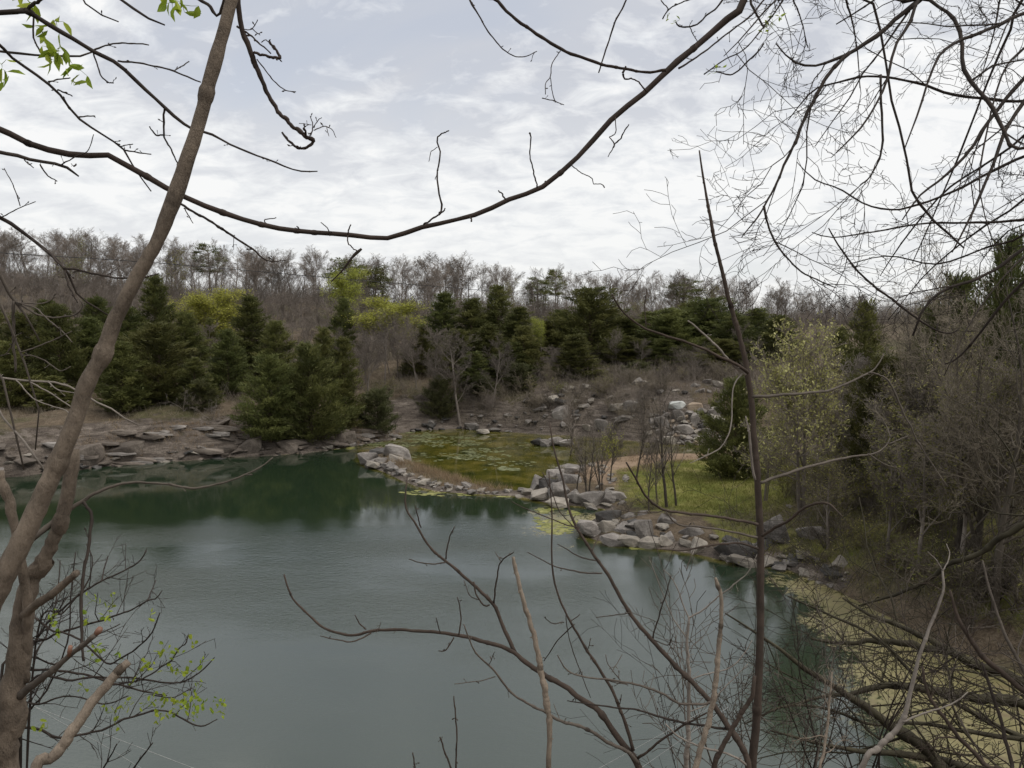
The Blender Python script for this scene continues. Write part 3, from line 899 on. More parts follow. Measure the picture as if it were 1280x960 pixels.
for px, dp, tp, wd, lab in [
        (550, 103.2, 472, 42, 'dull olive cedar bush at the pond bank'), (470, 94, 488, 56, 'dull brown green bush at the left tip of the pond'),
        (247, 86, 476, 36, 'dull greyish cedar bush over the bare earth bank'), (600, 106, 470, 40, 'dim scrubby cedar on the cliff above the pond'),
        (648, 105, 455, 44, 'dim scrubby cedar left of the rock slope'), (800, 108, 452, 40, 'dim scrubby cedar on the rock slope beside bare shrubs')]:
    plant_px(CDL, 'cedar_bush', px, dp, tp, lab, 'bush', 'scrubby cedar bushes', wd, 3.6)

for px, dp, tp, wd, k, lab in [(263, 205, 306, 44, 0, 'round topped pine standing out of the left ridge'), (438, 190, 322, 60, 1, 'dark pine on the ridge behind the light green tree'),
                            (672, 200, 345, 34, 1, 'small dark pine on the ridge, left of a green tree'), (694, 205, 338, 30, 0, 'small green round pine on the skyline'),
                            (855, 200, 348, 50, 1, 'dark pine in the right part of the ridge'), (470, 195, 330, 40, 1, 'dark pine on the ridge below the hanging branch')]:
    plant_px(PN[k], 'pine_tree', px, dp, tp, lab, 'tree', 'pines on the ridge', wd, [6.0, 4.5][k])

# ------------------------------------------------------------------ trees in new leaf
for px, dp, tp, wd, k, lab in [
        (256, 124, 354, 105, 0, 'bright yellow green tree on the left hillside'), (284, 128, 368, 70, 1, 'thin yellow green tree beside the bright one on the hillside'),
        (430, 158, 330, 60, 0, 'light green tree below the knot of the hanging branch'), (493, 132, 366, 110, 0, 'wide yellow green tree in the centre of the grey hillside'),
        (676, 114, 393, 34, 1, 'small yellow green tree at the cliff edge between cedars')]:
    plant_px(SPR[k], 'spring_tree', px, dp, tp, lab, 'tree', 'trees in fresh yellow green leaf', wd, 7.0)
for px, dp, tp, wd, lab in [
        (100, 205, 290, 40, 'olive budding tree on the left skyline'), (95, 160, 318, 60, 'olive budding tree below the left skyline'),
        (225, 170, 304, 40, 'pale budding tree right of the leaning trunk on the skyline'), (640, 165, 345, 40, 'olive budding tree behind the central cedars'),
        (800, 150, 372, 50, 'olive budding tree behind the right cedars'), (770, 158, 380, 50, 'dim budding tree in the gap between cedars'),
        (890, 175, 352, 40, 'budding tree behind the sapling top')]:
    plant_px(DUL[0], 'budding_tree', px, dp, tp, lab, 'tree', 'budding trees among the bare wood', wd, 7.5)
plant_px(FLW2, 'budding_tree', 1012, 50, 388, 'small tree covered in pale yellow buds beside the slender sapling', 'tree', None, 135, 6.5)
plant_px(FLW, 'budding_tree', 962, 56, 505, 'low shrubby tree with pale yellow buds behind the sapling stem', 'tree', None, 60, 6.5)
plant_px(YB, 'leafy_bush', 758, 77, 528, 'yellow green bush beside the sandy strip', 'bush', None, 32, 3.0)

# ------------------------------------------------------------------ bare hardwoods of the far wood
SKY = np.array([(-200, 285), (0, 288), (100, 291), (200, 302), (300, 314), (400, 318), (450, 322), (520, 321), (600, 328), (660, 345), (700, 340), (760, 346), (800, 342), (860, 346), (920, 352), (1000, 362), (1050, 372), (1100, 370), (1500, 330)], float)
cnt = 0
def bare(px, dp, tp, lab, grp, pro=HW, **kw):
    k = int(rng.integers(0, len(pro)))
    return plant_px(pro[k], 'bare_tree', px, dp, tp, lab, 'tree', grp, **kw)


R_LAB, R_GRP = 'bare grey hardwood in the wood along the far skyline', 'bare trees on the far skyline'
S_LAB, S_GRP = 'bare brownish hardwood on the wooded slope below the skyline', 'bare trees on the far slope'
for dp, n in ((262, 26), (225, 50), (196, 40)):
    for i in range(n):
        px = -60 + (1150) * (i + rng.uniform(.1, .9)) / n
        tp = np.interp(px, SKY[:, 0], SKY[:, 1]) - 7 + rng.uniform(-4, 9) + (225 - dp) * .10
        bare(px, dp + rng.uniform(-9, 9), tp, R_LAB, R_GRP, HR, hmin=9, wscale=rng.uniform(1.15, 1.6))
for dp, n, x0, x1, off, o2 in ((172, 38, -60, 1080, 22, 16), (152, 34, -60, 1060, 36, 16), (134, 32, -40, 560, 54, 18), (130, 14, 560, 1040, 36, 14), (116, 24, 0, 540, 80, 24), (107, 7, 480, 960, 84, 30)):
    for i in range(n):
        px = x0 + (x1 - x0) * (i + rng.uniform(.1, .9)) / n
        tp = np.interp(px, SKY[:, 0], SKY[:, 1]) + off + rng.uniform(-o2 * .4, o2)
        bare(px, dp + rng.uniform(-7, 7), tp, S_LAB, S_GRP, hmin=5, wscale=rng.uniform(1.2, 1.7))
# individual bare trees over the pond bank
for px, dp, tp, lab in [(540, 105, 400, 'pale bare tree with a straight trunk over the pond bank'), (615, 103, 412, 'thin bare tree on the cliff left of the rock slope'),
                        (480, 108, 385, 'spreading grey bare tree behind the dull bush'), (520, 108, 392, 'dark forked bare tree above the pond bank'), (770, 112, 405, 'bare tree on the rock slope behind the pointed cedar'),
                        (690, 108, 430, 'crooked bare tree beside the pointed cedar'), (930, 108, 400, 'grey bare tree behind the dark cedar of the sandy strip'), (455, 100, 402, 'grey bare tree right of the lakeside cedars')]:
    bare(px, dp, tp, lab, None)

# thin trees standing on the peninsula
SLIM = [hardwood(6, .6, dens=.7, rmin=.010, depth=2, wob=.07), hardwood(6, .8, forks=True, dens=.7, rmin=.010, depth=2), hardwood(5, .7, dens=.9, rmin=.009, depth=3)]
for t_ in SLIM:
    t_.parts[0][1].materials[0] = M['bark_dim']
for px, pb, tp, k, lab in [(838, 638, 470, 0, 'straight slim dark tree on the grass, middle of the peninsula clump'), (850, 637, 505, 0, 'leaning slim dark tree on the grass, right of the peninsula clump'),
                           (826, 632, 530, 2, 'short slim tree at the left of the peninsula clump'), (815, 640, 540, 2, 'thin forked stem among the peninsula trees'), (797, 600, 480, 2, 'slim tree at the edge of sand and grass'),
                           (752, 610, 515, 1, 'forked bare tree by the upper boulder heap'), (738, 618, 530, 1, 'many stemmed bare tree over the upper boulders'), (765, 602, 520, 2, 'slim bare tree beside the yellow green bush'),
                           (708, 560, 490, 2, 'bare shrubby tree by the pond islet'), (722, 612, 540, 2, 'small bare tree behind the upper boulder heap')]:
    d = gnd(px, pb, .7)[1]
    plant_px(SLIM[k], 'slim_tree', px, d, tp, lab, 'tree', 'slim trees on the peninsula')

# ------------------------------------------------------------------ trees of the right slope
TG = [hardwood(11, 1.3, forks=True, dens=.7, rmin=.007, wob=.20), hardwood(10, 1.5, dens=.75, rmin=.006, wob=.24), hardwood(9, 1.4, forks=True, dens=.68, rmin=.006, wob=.26)]
for t_ in TG:
    t_.parts[1][1].materials[0] = M['twig_tan']
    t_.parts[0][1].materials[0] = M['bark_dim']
WH = hardwood(8, .9, dens=.9, rmin=.012, forks=True)
WH.parts[0][1].materials[0] = M['twig_white']
WH.parts[1][1].materials[0] = M['twig_white']
for px, dp, tp, lab in [(1080, 56, 440, 'ghostly white bare tree on the right slope'), (1150, 46, 470, 'whitish bare tree low on the right slope')]:
    plant_px(WH, 'bare_tree', px, dp, tp, lab, 'tree', None)
T_LAB, T_GRP = 'tangled bare tree on the steep right slope', 'tangled trees on the right slope'
for px, dp, tp in [(1040, 66, 395), (1150, 80, 362), (1200, 84, 345), (1265, 80, 322), (1320, 78, 320), (1030, 88, 392), (1090, 92, 380),
                   (1275, 52, 300), (1330, 50, 300), (1210, 38, 320), (1262, 34, 300), (1310, 38, 290), (1160, 44, 420), (1240, 36, 330),
                   (1340, 38, 300), (1270, 40, 380), (1180, 48, 305), (1240, 42, 280), (1290, 46, 268), (1150, 55, 340), (1330, 45, 262), (1215, 52, 300)]:
    plant_px(TG[int(rng.integers(0, 3))], 'tangled_tree', px, dp + rng.uniform(-1, 1), tp, T_LAB, 'tree', T_GRP, hmin=4)
for px, dp, tp in [(1205, 55, 430), (1240, 44, 470), (1130, 62, 450), (1185, 42, 520), (1280, 36, 560), (1090, 48, 560), (1150, 43, 590), (1230, 40, 600), (1180, 60, 460), (1060, 58, 520), (1260, 60, 440), (1110, 70, 430), (1205, 46, 560), (1270, 44, 520), (1045, 44, 560), (1120, 40, 520), (1160, 38, 500), (1215, 36, 470), (1280, 36, 430), (1100, 58, 470)]:
    plant_px(DUL[0], 'budding_tree', px, dp, tp, 'dim tree with sparse yellowish buds on the right slope', 'tree', 'budding trees on the right slope', wscale=1.2, hmin=2.5)

for px, dp, tp, lab in [(1135, 45, 455, 'airy pale budding tree on the right slope above the mossy limbs'), (1240, 40, 400, 'airy pale budding tree close to the right edge'), (1065, 60, 430, 'airy pale budding tree right of the one by the sapling')]:
    plant_px(FLW, 'budding_tree', px, dp, tp, lab, 'tree', None, 120, 6.5)

# ------------------------------------------------------------------ shrubs
def scatter_shrubs(n, box, protos, lab, grp, hr, cond, name='bare_shrub', cat='shrub'):
    k = 0
    tries = 0
    while k < n and tries < n * 60:
        tries += 1
        px, dp = rng.uniform(box[0], box[1]), rng.uniform(box[2], box[3])
        p = at(px, 400, dp)
        sd = float(sdist(p[0:1], p[1:2])[0])
        if not cond(sd, p[0], p[1]):
            continue
        z = H(p[0], p[1])
        plant(protos[int(rng.integers(0, len(protos)))], name, p[0], p[1], z + rng.uniform(*hr), lab, cat, grp, rng.uniform(.9, 1.5), z=z, hmin=.3)
        k += 1


scatter_shrubs(120, (480, 960, 98, 118), SB + SBG, 'bare brown shrub on the rocky bank above the pond', 'shrubs on the pond bank', (1.2, 3.4), lambda s, x, y: s > 1.2 and y > 88 and not (19 < x < 26 and y < 101))
scatter_shrubs(40, (-60, 480, 84, 125), SB + SBG, 'bare grey shrub among the left bank cedars', 'shrubs on the left bank', (1.0, 2.8), lambda s, x, y: s > 4)
scatter_shrubs(46, (1000, 1330, 30, 70), SB + SBG + SBG, 'twiggy shrub in the undergrowth of the right slope', 'shrubs on the right slope', (1.2, 3.0), lambda s, x, y: s > 0.8 and x > 15)
SBR = [shrub(2.2, 9, 1.2, 'twig_tan', M['leaf_dull'], .9, .12, .006, .6), shrub(2.6, 8, 1.2, 'twig_grey', M['leaf_pale'], .35, .09, .006, .6), shrub(2.4, 9, 1.3, 'twig_grey', None, 0, .1, .006, .7)]
scatter_shrubs(70, (985, 1320, 33, 60), SBR, 'budding shrub in the tangle of the right slope', 'budding shrubs on the right slope', (1.6, 3.6), lambda s, x, y: s > .6 and x > 14)
scatter_shrubs(16, (690, 1010, 50, 76), [SB[0], SB[2], SBG[0]], 'thin weedy shrub on the low peninsula', 'shrubs on the peninsula', (.6, 1.5), lambda s, x, y: 0.3 < s < 4)
for px, dp, lab in [(228, 85.2, 'dead whitish shrub on the bare earth bank'), (262, 84.5, 'second dead whitish shrub on the bare earth bank, by the stones')]:
    p = at(px, 400, dp)
    sh = shrub(2.4, 6, .8, 'twig_white')
    plant(sh, 'dead_shrub', p[0], p[1], H(p[0], p[1]) + 2.8, lab, 'shrub', None)


scatter_shrubs(60, (640, 940, 93, 106), SB, 'grey thorny shrub on the quarry slope behind the pond', 'shrubs on the quarry slope', (1.2, 3.0), lambda s, x, y: s > 1.5 and y > 91 and not (19 < x < 26 and y < 100))

# ground cover that nobody could count
def cover(name, mat, n, fn, blade, label, cat, twig=False, area=(-75, 45, 20, 130)):
    T = Tubes()
    Q, tt = [], []
    got = 0
    X = rng.uniform(area[0], area[1], n * 12)
    Y = rng.uniform(area[2], area[3], n * 12)
    sd = np.concatenate([sdist(X[i:i + 20000], Y[i:i + 20000]) for i in range(0, len(X), 20000)])
    ok = fn(X, Y, sd)
    X, Y = X[ok][:n], Y[ok][:n]
    Z = height(X, Y)
    for x, y, z in zip(X, Y, Z):
        m = blade[0]
        b = np.array([x, y, z]) + rng.normal(0, blade[3], (m, 3)) * [1, 1, 0]
        d = unit(rng.normal(0, blade[4], (m, 3)) + [0, 0, 1])
        h = blade[1] * rng.uniform(.5, 1.3, (m, 1))
        if twig:
            for i in range(m):
                e1 = b[i] + d[i] * h[i] * .5
                e2 = e1 + unit(d[i] + rng.normal(0, .5, 3)) * h[i] * .6
                T.add([b[i] - [0, 0, .05], e1, e2], [blade[2], blade[2] * .8, blade[2] * .4], 3)
        else:
            s = unit(np.cross(d, rng.normal(0, 1, (m, 3)))) * blade[2]
            Q.append(np.stack([b - s - [0, 0, .03], b + s - [0, 0, .03], b + d * h], 1))
            tt.append(np.clip(rng.uniform(.15, .85) + rng.normal(0, .15, m), 0, 1))
    if Q:
        T.faces(np.concatenate(Q), np.concatenate(tt))
    o = link_mesh(name, T.mesh(name, mat, twig))
    tag(o, label, cat, kind='stuff')


cover('grass', M['grass'], 7000, lambda x, y, s: (polymask(x, y, GRASS_POLY, 5) > .45) & (s > .3), (7, .16, .012, .18, .5), 'short green grass on the peninsula', 'grass', area=(6, 34, 52, 82))
cover('grass', M['grass'], 3500, lambda x, y, s: (x > 13) & (s > 1.0) & (y > 25) & (y < 75) & (vnoise(x, y, 7, 9) > .5), (7, .28, .018, .3, .6), 'rough green grass under the trees of the right slope', 'grass', area=(13, 45, 25, 75))
SPITC = lambda x, y, s: (polymask(x, y, [(480, 570), (520, 588), (560, 596), (620, 609), (640, 613), (640, 620), (560, 614), (500, 592), (470, 580)], 1.0) > .5) & (s > .25)
cover('dry_grass', M['straw'], 240, lambda x, y, s: SPITC(x, y, s) & (vnoise(x, y, 1.6, 17) > .42), (12, .65, .014, .22, .38), 'dry straw coloured grass along the rock spit', 'dry grass', area=(-14, 4, 58, 76))
cover('dry_grass', M['straw'], 160, lambda x, y, s: (polymask(x, y, [(425, 545), (470, 538), (500, 545), (480, 556), (430, 560)], 2) > .5) & (s > .2), (12, .7, .014, .3, .35), 'dry straw grass on the point left of the pond', 'dry grass', area=(-30, -10, 84, 102))
cover('dry_grass', M['straw'], 500, lambda x, y, s: (polymask(x, y, SAND_POLY, 5) > .35) & (s > .2) & (vnoise(x, y, 2.5, 3) > .5), (8, .3, .012, .25, .5), 'thin dry grass over the sandy strip', 'dry grass', area=(2, 30, 58, 88))
cover('dry_grass', M['straw'], 800, lambda x, y, s: (x > -62) & (x < -12) & (y > 76) & (y < 98) & (s > .4) & (s < 4) & (vnoise(x, y, 3, 6) > .55), (9, .45, .014, .3, .45), 'dry grass tufts on the left bank', 'dry grass', area=(-62, -12, 76, 98))
cover('undergrowth', M['twig_tan'], 7800, lambda x, y, s: (s > 0.35) & (y > 80) & (x > -12) & (x < 36) & (vnoise(x, y, 3, 11) > .35) & ~((x > 18) & (x < 27) & (y < 100)), (5, 1.1, .011, .4, .6), 'brown twiggy undergrowth on the banks above the pond', 'undergrowth', True)
cover('undergrowth', M['twig_tan'], 2600, lambda x, y, s: (s > 4.5) & (y > 78) & (x < -12), (5, 1.0, .011, .4, .6), 'grey twiggy undergrowth on the left hillside', 'undergrowth', True)
cover('undergrowth', M['twig_tan'], 4200, lambda x, y, s: (s > .4) & (x > 14) & ~((x < 22) & (y > 52)), (6, 1.0, .006, .5, .8), 'tangled twiggy undergrowth on the right slope', 'undergrowth', True, (13, 48, 22, 78))
cover('green_undergrowth', M['leaf_dull'], 5200, lambda x, y, s: (s > .4) & (x > 14) & (vnoise(x, y, 5, 21) > .42) & ~((x < 21) & (y > 52)), (14, .12, .035, .55, 1.6), 'low sprouting greenery among the brush of the right slope', 'undergrowth', area=(13, 48, 22, 78))

cover('hillside_brush', M['twig_tan'], 3200, lambda x, y, s: (y > 94) & (s > 3) & (x < 40) & (vnoise(x, y, 9, 41) > .5), (7, 2.0, .013, 1.0, .4), 'brown brush in patches on the far wooded slopes', 'brush', True, (-130, 75, 92, 200))
cover('hillside_brush', M['twig_far'], 6000, lambda x, y, s: (y > 92) & (s > 3) & (x < 40) & (vnoise(x, y, 6, 12) > .3), (7, 2.3, .014, 1.0, .38), 'grey brown brush filling the far wooded slopes', 'brush', True, (-130, 75, 92, 215))

cover('distant_woods', M['twig_far'], 5200, lambda x, y, s: x > -260, (9, 7.2, .03, 1.6, .22), 'grey mass of bare woods behind the skyline trees', 'woods', True, (-270, 190, 205, 330))

# ------------------------------------------------------------------ rocks
def rock_mesh(name, seed, box=0.6, nump=13, sub=2, rough=0.035):
    r = random.Random(seed)
    bm = bmesh.new()
    for _ in range(nump):
        v = Vector((r.gauss(0, 1), r.gauss(0, 1), r.gauss(0, 1))).normalized()
        m = max(abs(v.x), abs(v.y), abs(v.z))
        v = v * (1 - box) + (v / m) * box * 0.8
        bm.verts.new(v * r.uniform(.86, 1.05))
    res = bmesh.ops.convex_hull(bm, input=bm.verts[:])
    bmesh.ops.delete(bm, geom=[e for e in res['geom_interior'] if isinstance(e, bmesh.types.BMVert)], context='VERTS')
    bmesh.ops.dissolve_limit(bm, angle_limit=math.radians(14), verts=bm.verts[:], edges=bm.edges[:])
    bmesh.ops.bevel(bm, geom=bm.edges[:], offset=.045, segments=1, affect='EDGES', profile=.5)
    bmesh.ops.triangulate(bm, faces=bm.faces[:])
    bmesh.ops.subdivide_edges(bm, edges=bm.edges[:], cuts=sub, use_grid_fill=True)
    o = Vector((seed * 3.1, seed * 1.7, 0))
    for v in bm.verts:
        n = v.co.normalized()
        v.co += n * (mnoise.fractal(v.co * 1.7 + o, 1, 2, 4) * rough * 1.6 + mnoise.noise(v.co * 6 + o) * rough * .5)
    lo = [min(v.co[i] for v in bm.verts) for i in range(3)]
    hi = [max(v.co[i] for v in bm.verts) for i in range(3)]
    for v in bm.verts:
        for i in range(3):
            v.co[i] = (v.co[i] - lo[i]) / (hi[i] - lo[i]) - (.5 if i < 2 else 0)
    me = bpy.data.meshes.new(name)
    bm.to_mesh(me)
    bm.free()
    return me


RK = {}
for mt in ('rock', 'rock_brown', 'rock_dark', 'rock_pale', 'rock_white', 'rock_orange'):
    RK[mt] = []
    for i in range(5):
        me = rock_mesh('boulder', 11 * i + 3, box=[.6, .75, .4, .9, .7][i], nump=[11, 12, 15, 16, 10][i])
        me.materials.append(M[mt])
        RK[mt].append(me)


def boulder(px0, px1, pt, pb, mat, lab, grp=None, k=None, deep=.9, z=None, rz=None, sink=.12, cat='boulder', name='boulder', depth=None, tilt=.12):
    cx = (px0 + px1) / 2
    zg = .05 if z is None else z
    d = depth or gnd(cx, pb, zg)[1]
    w = (px1 - px0) * d / F
    dp = w * deep
    yc = d + dp * .45
    h = max(.12, topz(cx, pt, d + dp * .35) - zg)
    x = at(cx, 480, yc)[0]
    k = int(rng.integers(0, 5)) if k is None else k
    o = link_mesh(name, RK[mat][k])
    a = rng.uniform(-.35, .35) + (PI if rng.uniform() < .5 else 0) if rz is None else rz
    o.location = (x, yc, zg - sink * h - .05)
    o.rotation_euler = (rng.normal(0, tilt * .5), rng.normal(0, tilt), a)
    g = 1.22 if name == 'boulder' else 1.0
    o.scale = (w * g, dp * (1 + (g - 1) * .6), (h * (1 + sink) + .05) * (1 + (g - 1) * .5))
    tag(o, lab, cat, grp)
    return o


G1 = 'boulders of the lower heap on the peninsula shore'
for a in [(750, 778, 640, 659, 'rock_dark', 'dark low boulder at the back of the lower heap', 1, .7),
          (782, 814, 642, 661, 'rock', 'grey boulder at the back of the lower heap, above the square block', 1, .8),
          (724, 751, 653, 672, 'rock', 'sloping grey slab at the left end of the lower boulder heap', 3, 1.0),
          (748, 768, 653, 672, 'rock_pale', 'rounded beige boulder in the lower heap beside the square block', 2, .9),
          (769, 803, 657, 674, 'rock', 'square grey block in the middle of the lower boulder heap', 3, .8),
          (802, 821, 652, 681, 'rock', 'upright grey boulder right of the square block', 1, .8),
          (820, 849, 648, 671, 'rock', 'big grey boulder with a cracked top in the lower heap', 3, .9),
          (826, 846, 666, 684, 'rock', 'triangular grey boulder at the waterline of the lower heap', 0, .8),
          (752, 782, 670, 682, 'rock', 'flat grey slab at the waterline below the beige boulder', 3, .6),
          (776, 803, 671, 683, 'rock_pale', 'flat pale slab at the waterline below the square block', 3, .6),
          (800, 828, 674, 685, 'rock_pale', 'pale slab at the waterline below the upright boulder', 3, .6),
          (854, 881, 662, 684, 'rock', 'round brownish boulder right of the lower heap', 2, .9),
          (868, 890, 674, 692, 'rock_pale', 'pale boulder at the waterline right of the round brownish one', 0, .9),
          (894, 912, 668, 686, 'rock_dark', 'small dark boulder on the grass edge left of the big black one', 2, .9),
          (905, 950, 680, 704, 'rock_dark', 'big black boulder at the waterline left of the sapling', 2, .8),
          (916, 950, 697, 708, 'rock_pale', 'pale slab under the big black boulder', 3, .5),
          (955, 980, 676, 700, 'rock_dark', 'black boulder just right of the sapling', 1, .9),
          (958, 978, 697, 708, 'rock_pale', 'small pale stone at the waterline right of the sapling', 0, .8)]:
    boulder(*a[:6], grp=G1, k=a[6], deep=a[7])
for a in [(952, 988, 646, 680, 'big dark boulder behind the sapling stem'), (984, 1012, 634, 652, 'grey boulder in the scrub right of the sapling'), (996, 1022, 622, 640, 'grey boulder at the foot of the right slope'), (1004, 1036, 660, 684, 'dark boulder half buried in scrub right of the sapling')]:
    boulder(a[0], a[1], a[2], a[3], 'rock', a[4], grp='boulders at the foot of the right slope', z=1.0)

G2 = 'boulders of the upper heap by the pond'
for a in [(694, 727, 583, 597, 'rock', 'flat topped boulder at the back of the upper heap', 3), (682, 702, 588, 606, 'rock', 'tilted boulder on the back left of the upper heap', 1), (702, 728, 592, 612, 'rock', 'grey boulder on the back right of the upper heap', 4),
          (664, 685, 596, 616, 'rock', 'large sloping boulder at the left corner of the upper heap', 0), (676, 694, 600, 619, 'rock_dark', 'dark boulder in the middle of the upper heap', 1), (689, 711, 606, 628, 'rock', 'big front boulder of the upper heap', 2),
          (666, 691, 614, 625, 'rock_pale', 'pale slab at the waterline of the upper heap', 3), (653, 666, 612, 620, 'rock_pale', 'small pale stone at the left tip of the upper heap', 2), (711, 731, 613, 630, 'rock', 'squat boulder right of the big front one', 0),
          (730, 757, 616, 633, 'rock', 'angular greenish grey boulder right of the upper heap', 1), (752, 770, 614, 632, 'rock', 'grey boulder behind the angular greenish one', 0), (761, 784, 616, 630, 'rock', 'flat topped pale grey boulder at the right end of the upper heap', 3),
          (686, 711, 625, 634, 'rock_pale', 'low pale slab lying in front of the upper heap', 3)]:
    boulder(*a[:6], grp=G2, k=a[6], z=.1)

for a in [(664, 680, 548, 557, 'rock_dark', 'dark stone at the left of the pond islet'), (676, 690, 550, 558, 'rock', 'grey stone at the front of the pond islet'), (688, 706, 547, 557, 'rock', 'grey stone at the right of the pond islet'), (700, 716, 549, 558, 'rock', 'rightmost grey stone of the pond islet')]:
    boulder(*a, grp='stones of the pond islet', z=.02)
boulder(597, 611, 537, 543, 'rock_pale', 'pale flat stone in the pond by the far bank', k=3, z=.02)

G3 = 'boulders at the head of the spit'
for a in [(450, 469, 567, 580, 'rock', 'leftmost grey boulder at the head of the spit'), (463, 481, 562, 575, 'rock_dark', 'dark split boulder at the head of the spit'), (478, 509, 559, 579, 'rock', 'largest domed boulder at the head of the spit'), (486, 502, 570, 584, 'rock_pale', 'pale boulder in front of the domed one on the spit'),
          (458, 472, 577, 585, 'rock_pale', 'small pale stone at the tip of the spit'), (480, 492, 578, 588, 'rock', 'small grey stone below the pale boulder on the spit'), (470, 484, 573, 583, 'rock', 'small grey stone beside the dark split boulder')]:
    boulder(*a, grp=G3, z=.2)


def on_ground(px, py):
    d = ray(px, py)
    t = np.linspace(20, 160, 700)
    P = np.array([0, 0, EYE]) + d[None] * (t / d[1])[:, None]
    z = height(P[:, 0], P[:, 1], False)
    i = np.argmax(P[:, 2] <= np.maximum(z, 0))
    return P[i]


def strew(n, line, jit, size, mats, lab, grp, flat=.6, zf=None, name='shore_stone', cat='stone'):
    P = np.array([gnd(a, b)[:2] for a, b in line])
    seg = np.linalg.norm(np.diff(P, axis=0), axis=1)
    cum = np.concatenate([[0], np.cumsum(seg)])
    for _ in range(n):
        s = rng.uniform(0, cum[-1])
        x = np.interp(s, cum, P[:, 0]) + rng.normal(0, jit)
        y = np.interp(s, cum, P[:, 1]) + rng.normal(0, jit)
        mt = mats[int(rng.integers(0, len(mats)))]
        o = link_mesh(name, RK[mt][int(rng.integers(0, 5))])
        w = size * math.exp(rng.normal(0, .45))
        h = w * flat * rng.uniform(.6, 1.2)
        o.location = (x, y, max(H(x, y), -.05) - h * .3)
        o.rotation_euler = (rng.normal(0, .15), rng.normal(0, .15), rng.uniform(0, 6.28))
        o.scale = (w * rng.uniform(.9, 1.5), w, h)
        tag(o, lab, cat, grp)


strew(75, [(470, 582), (500, 595), (530, 607), (560, 613), (600, 617), (650, 619)], .28, .42, ['rock', 'rock', 'rock_pale'], 'small stone along the low spit', 'stones of the spit', .6)
strew(75, [(0, 596), (60, 590), (130, 583), (200, 577), (280, 572), (340, 569), (420, 561)], .35, .62, ['rock_brown', 'rock_pale', 'rock_brown', 'rock_dark'], 'flat stone at the waterline of the left bank', 'stones along the left bank', .4)
strew(26, [(425, 559), (470, 552), (497, 547)], .5, .6, ['rock', 'rock_pale'], 'pale stone on the straw covered point left of the pond', 'stones at the left of the pond', .5)
strew(44, [(505, 539), (550, 536), (600, 537), (660, 540), (730, 543)], .6, .75, ['rock', 'rock_dark', 'rock'], 'stone at the foot of the far pond bank', 'stones of the far pond bank', .6)
strew(48, [(640, 613), (665, 612), (700, 594), (725, 584), (760, 600), (770, 630), (735, 640)], .7, .5, ['rock', 'rock_pale'], 'small stone around the upper boulder heap', 'stones round the upper heap', .6)
strew(55, [(735, 662), (780, 672), (840, 680), (900, 694), (960, 704), (1010, 716), (1060, 738)], .5, .5, ['rock', 'rock_pale', 'rock_dark'], 'small stone around the lower boulder heap', 'stones round the lower heap', .6)
strew(20, [(130, 540), (200, 540), (270, 535)], 1.2, .7, ['rock'], 'loose stone on the bare earth of the left bank', 'stones on the earth bank', .5)

for i in range(110):
    px, py = rng.uniform(655, 930), rng.uniform(462, 540)
    p = on_ground(px, py)
    if p[1] < 91:
        continue
    o = link_mesh('slope_stone', RK[['rock', 'rock', 'rock_dark', 'rock_pale'][int(rng.integers(0, 4))]][int(rng.integers(0, 5))])
    w_ = .6 * math.exp(rng.normal(0, .5))
    o.location = (p[0], p[1], H(p[0], p[1]) - .2 * w_)
    o.rotation_euler = (rng.normal(0, .2), rng.normal(0, .2), rng.uniform(0, 6.28))
    o.scale = (w_ * 1.5, w_, w_ * .7)
    tag(o, 'grey stone on the brushy quarry slope behind the pond', 'stone', 'stones on the quarry slope')
for i in range(45):
    px, py = rng.uniform(-20, 330), rng.uniform(528, 582)
    p = on_ground(px, py)
    if p[1] < 78 or p[2] < .2:
        continue
    o = link_mesh('slope_stone', RK[['rock_brown', 'rock', 'rock_brown'][int(rng.integers(0, 3))]][int(rng.integers(0, 5))])
    w_ = .5 * math.exp(rng.normal(0, .55))
    o.location = (p[0], p[1], H(p[0], p[1]) - .15 * w_)
    o.rotation_euler = (rng.normal(0, .15), rng.normal(0, .15), rng.uniform(-.5, .5))
    o.scale = (w_ * 2.0, w_, w_ * .5)
    tag(o, 'broken ledge stone on the earth of the left bank', 'stone', 'ledge stones of the left bank')

for i in range(46):
    px = rng.uniform(-60, 470)
    tier = int(rng.integers(0, 4))
    p0 = gnd(px, np.interp(px, [-60, 0, 130, 280, 400, 470], [603, 597, 583, 572, 563, 552]))
    wl = rng.uniform(1.6, 4.6)
    x, y = p0[0] + rng.normal(0, .3), p0[1] + .5 + tier * .75 + rng.normal(0, .15)
    o = link_mesh('rock_ledge', RK[['rock_brown', 'rock_brown', 'rock'][i % 3]][3])
    hgt = rng.uniform(.35, .75)
    o.location = (x, y, max(H(x, y), 0) - hgt * .45)
    o.rotation_euler = (rng.normal(0, .05), rng.normal(0, .05), .06 + rng.normal(0, .12))
    o.scale = (wl, rng.uniform(.9, 1.6), hgt)
    tag(o, 'low layered rock ledge in the left bank above the waterline', 'rock ledge', 'rock ledges of the left bank')

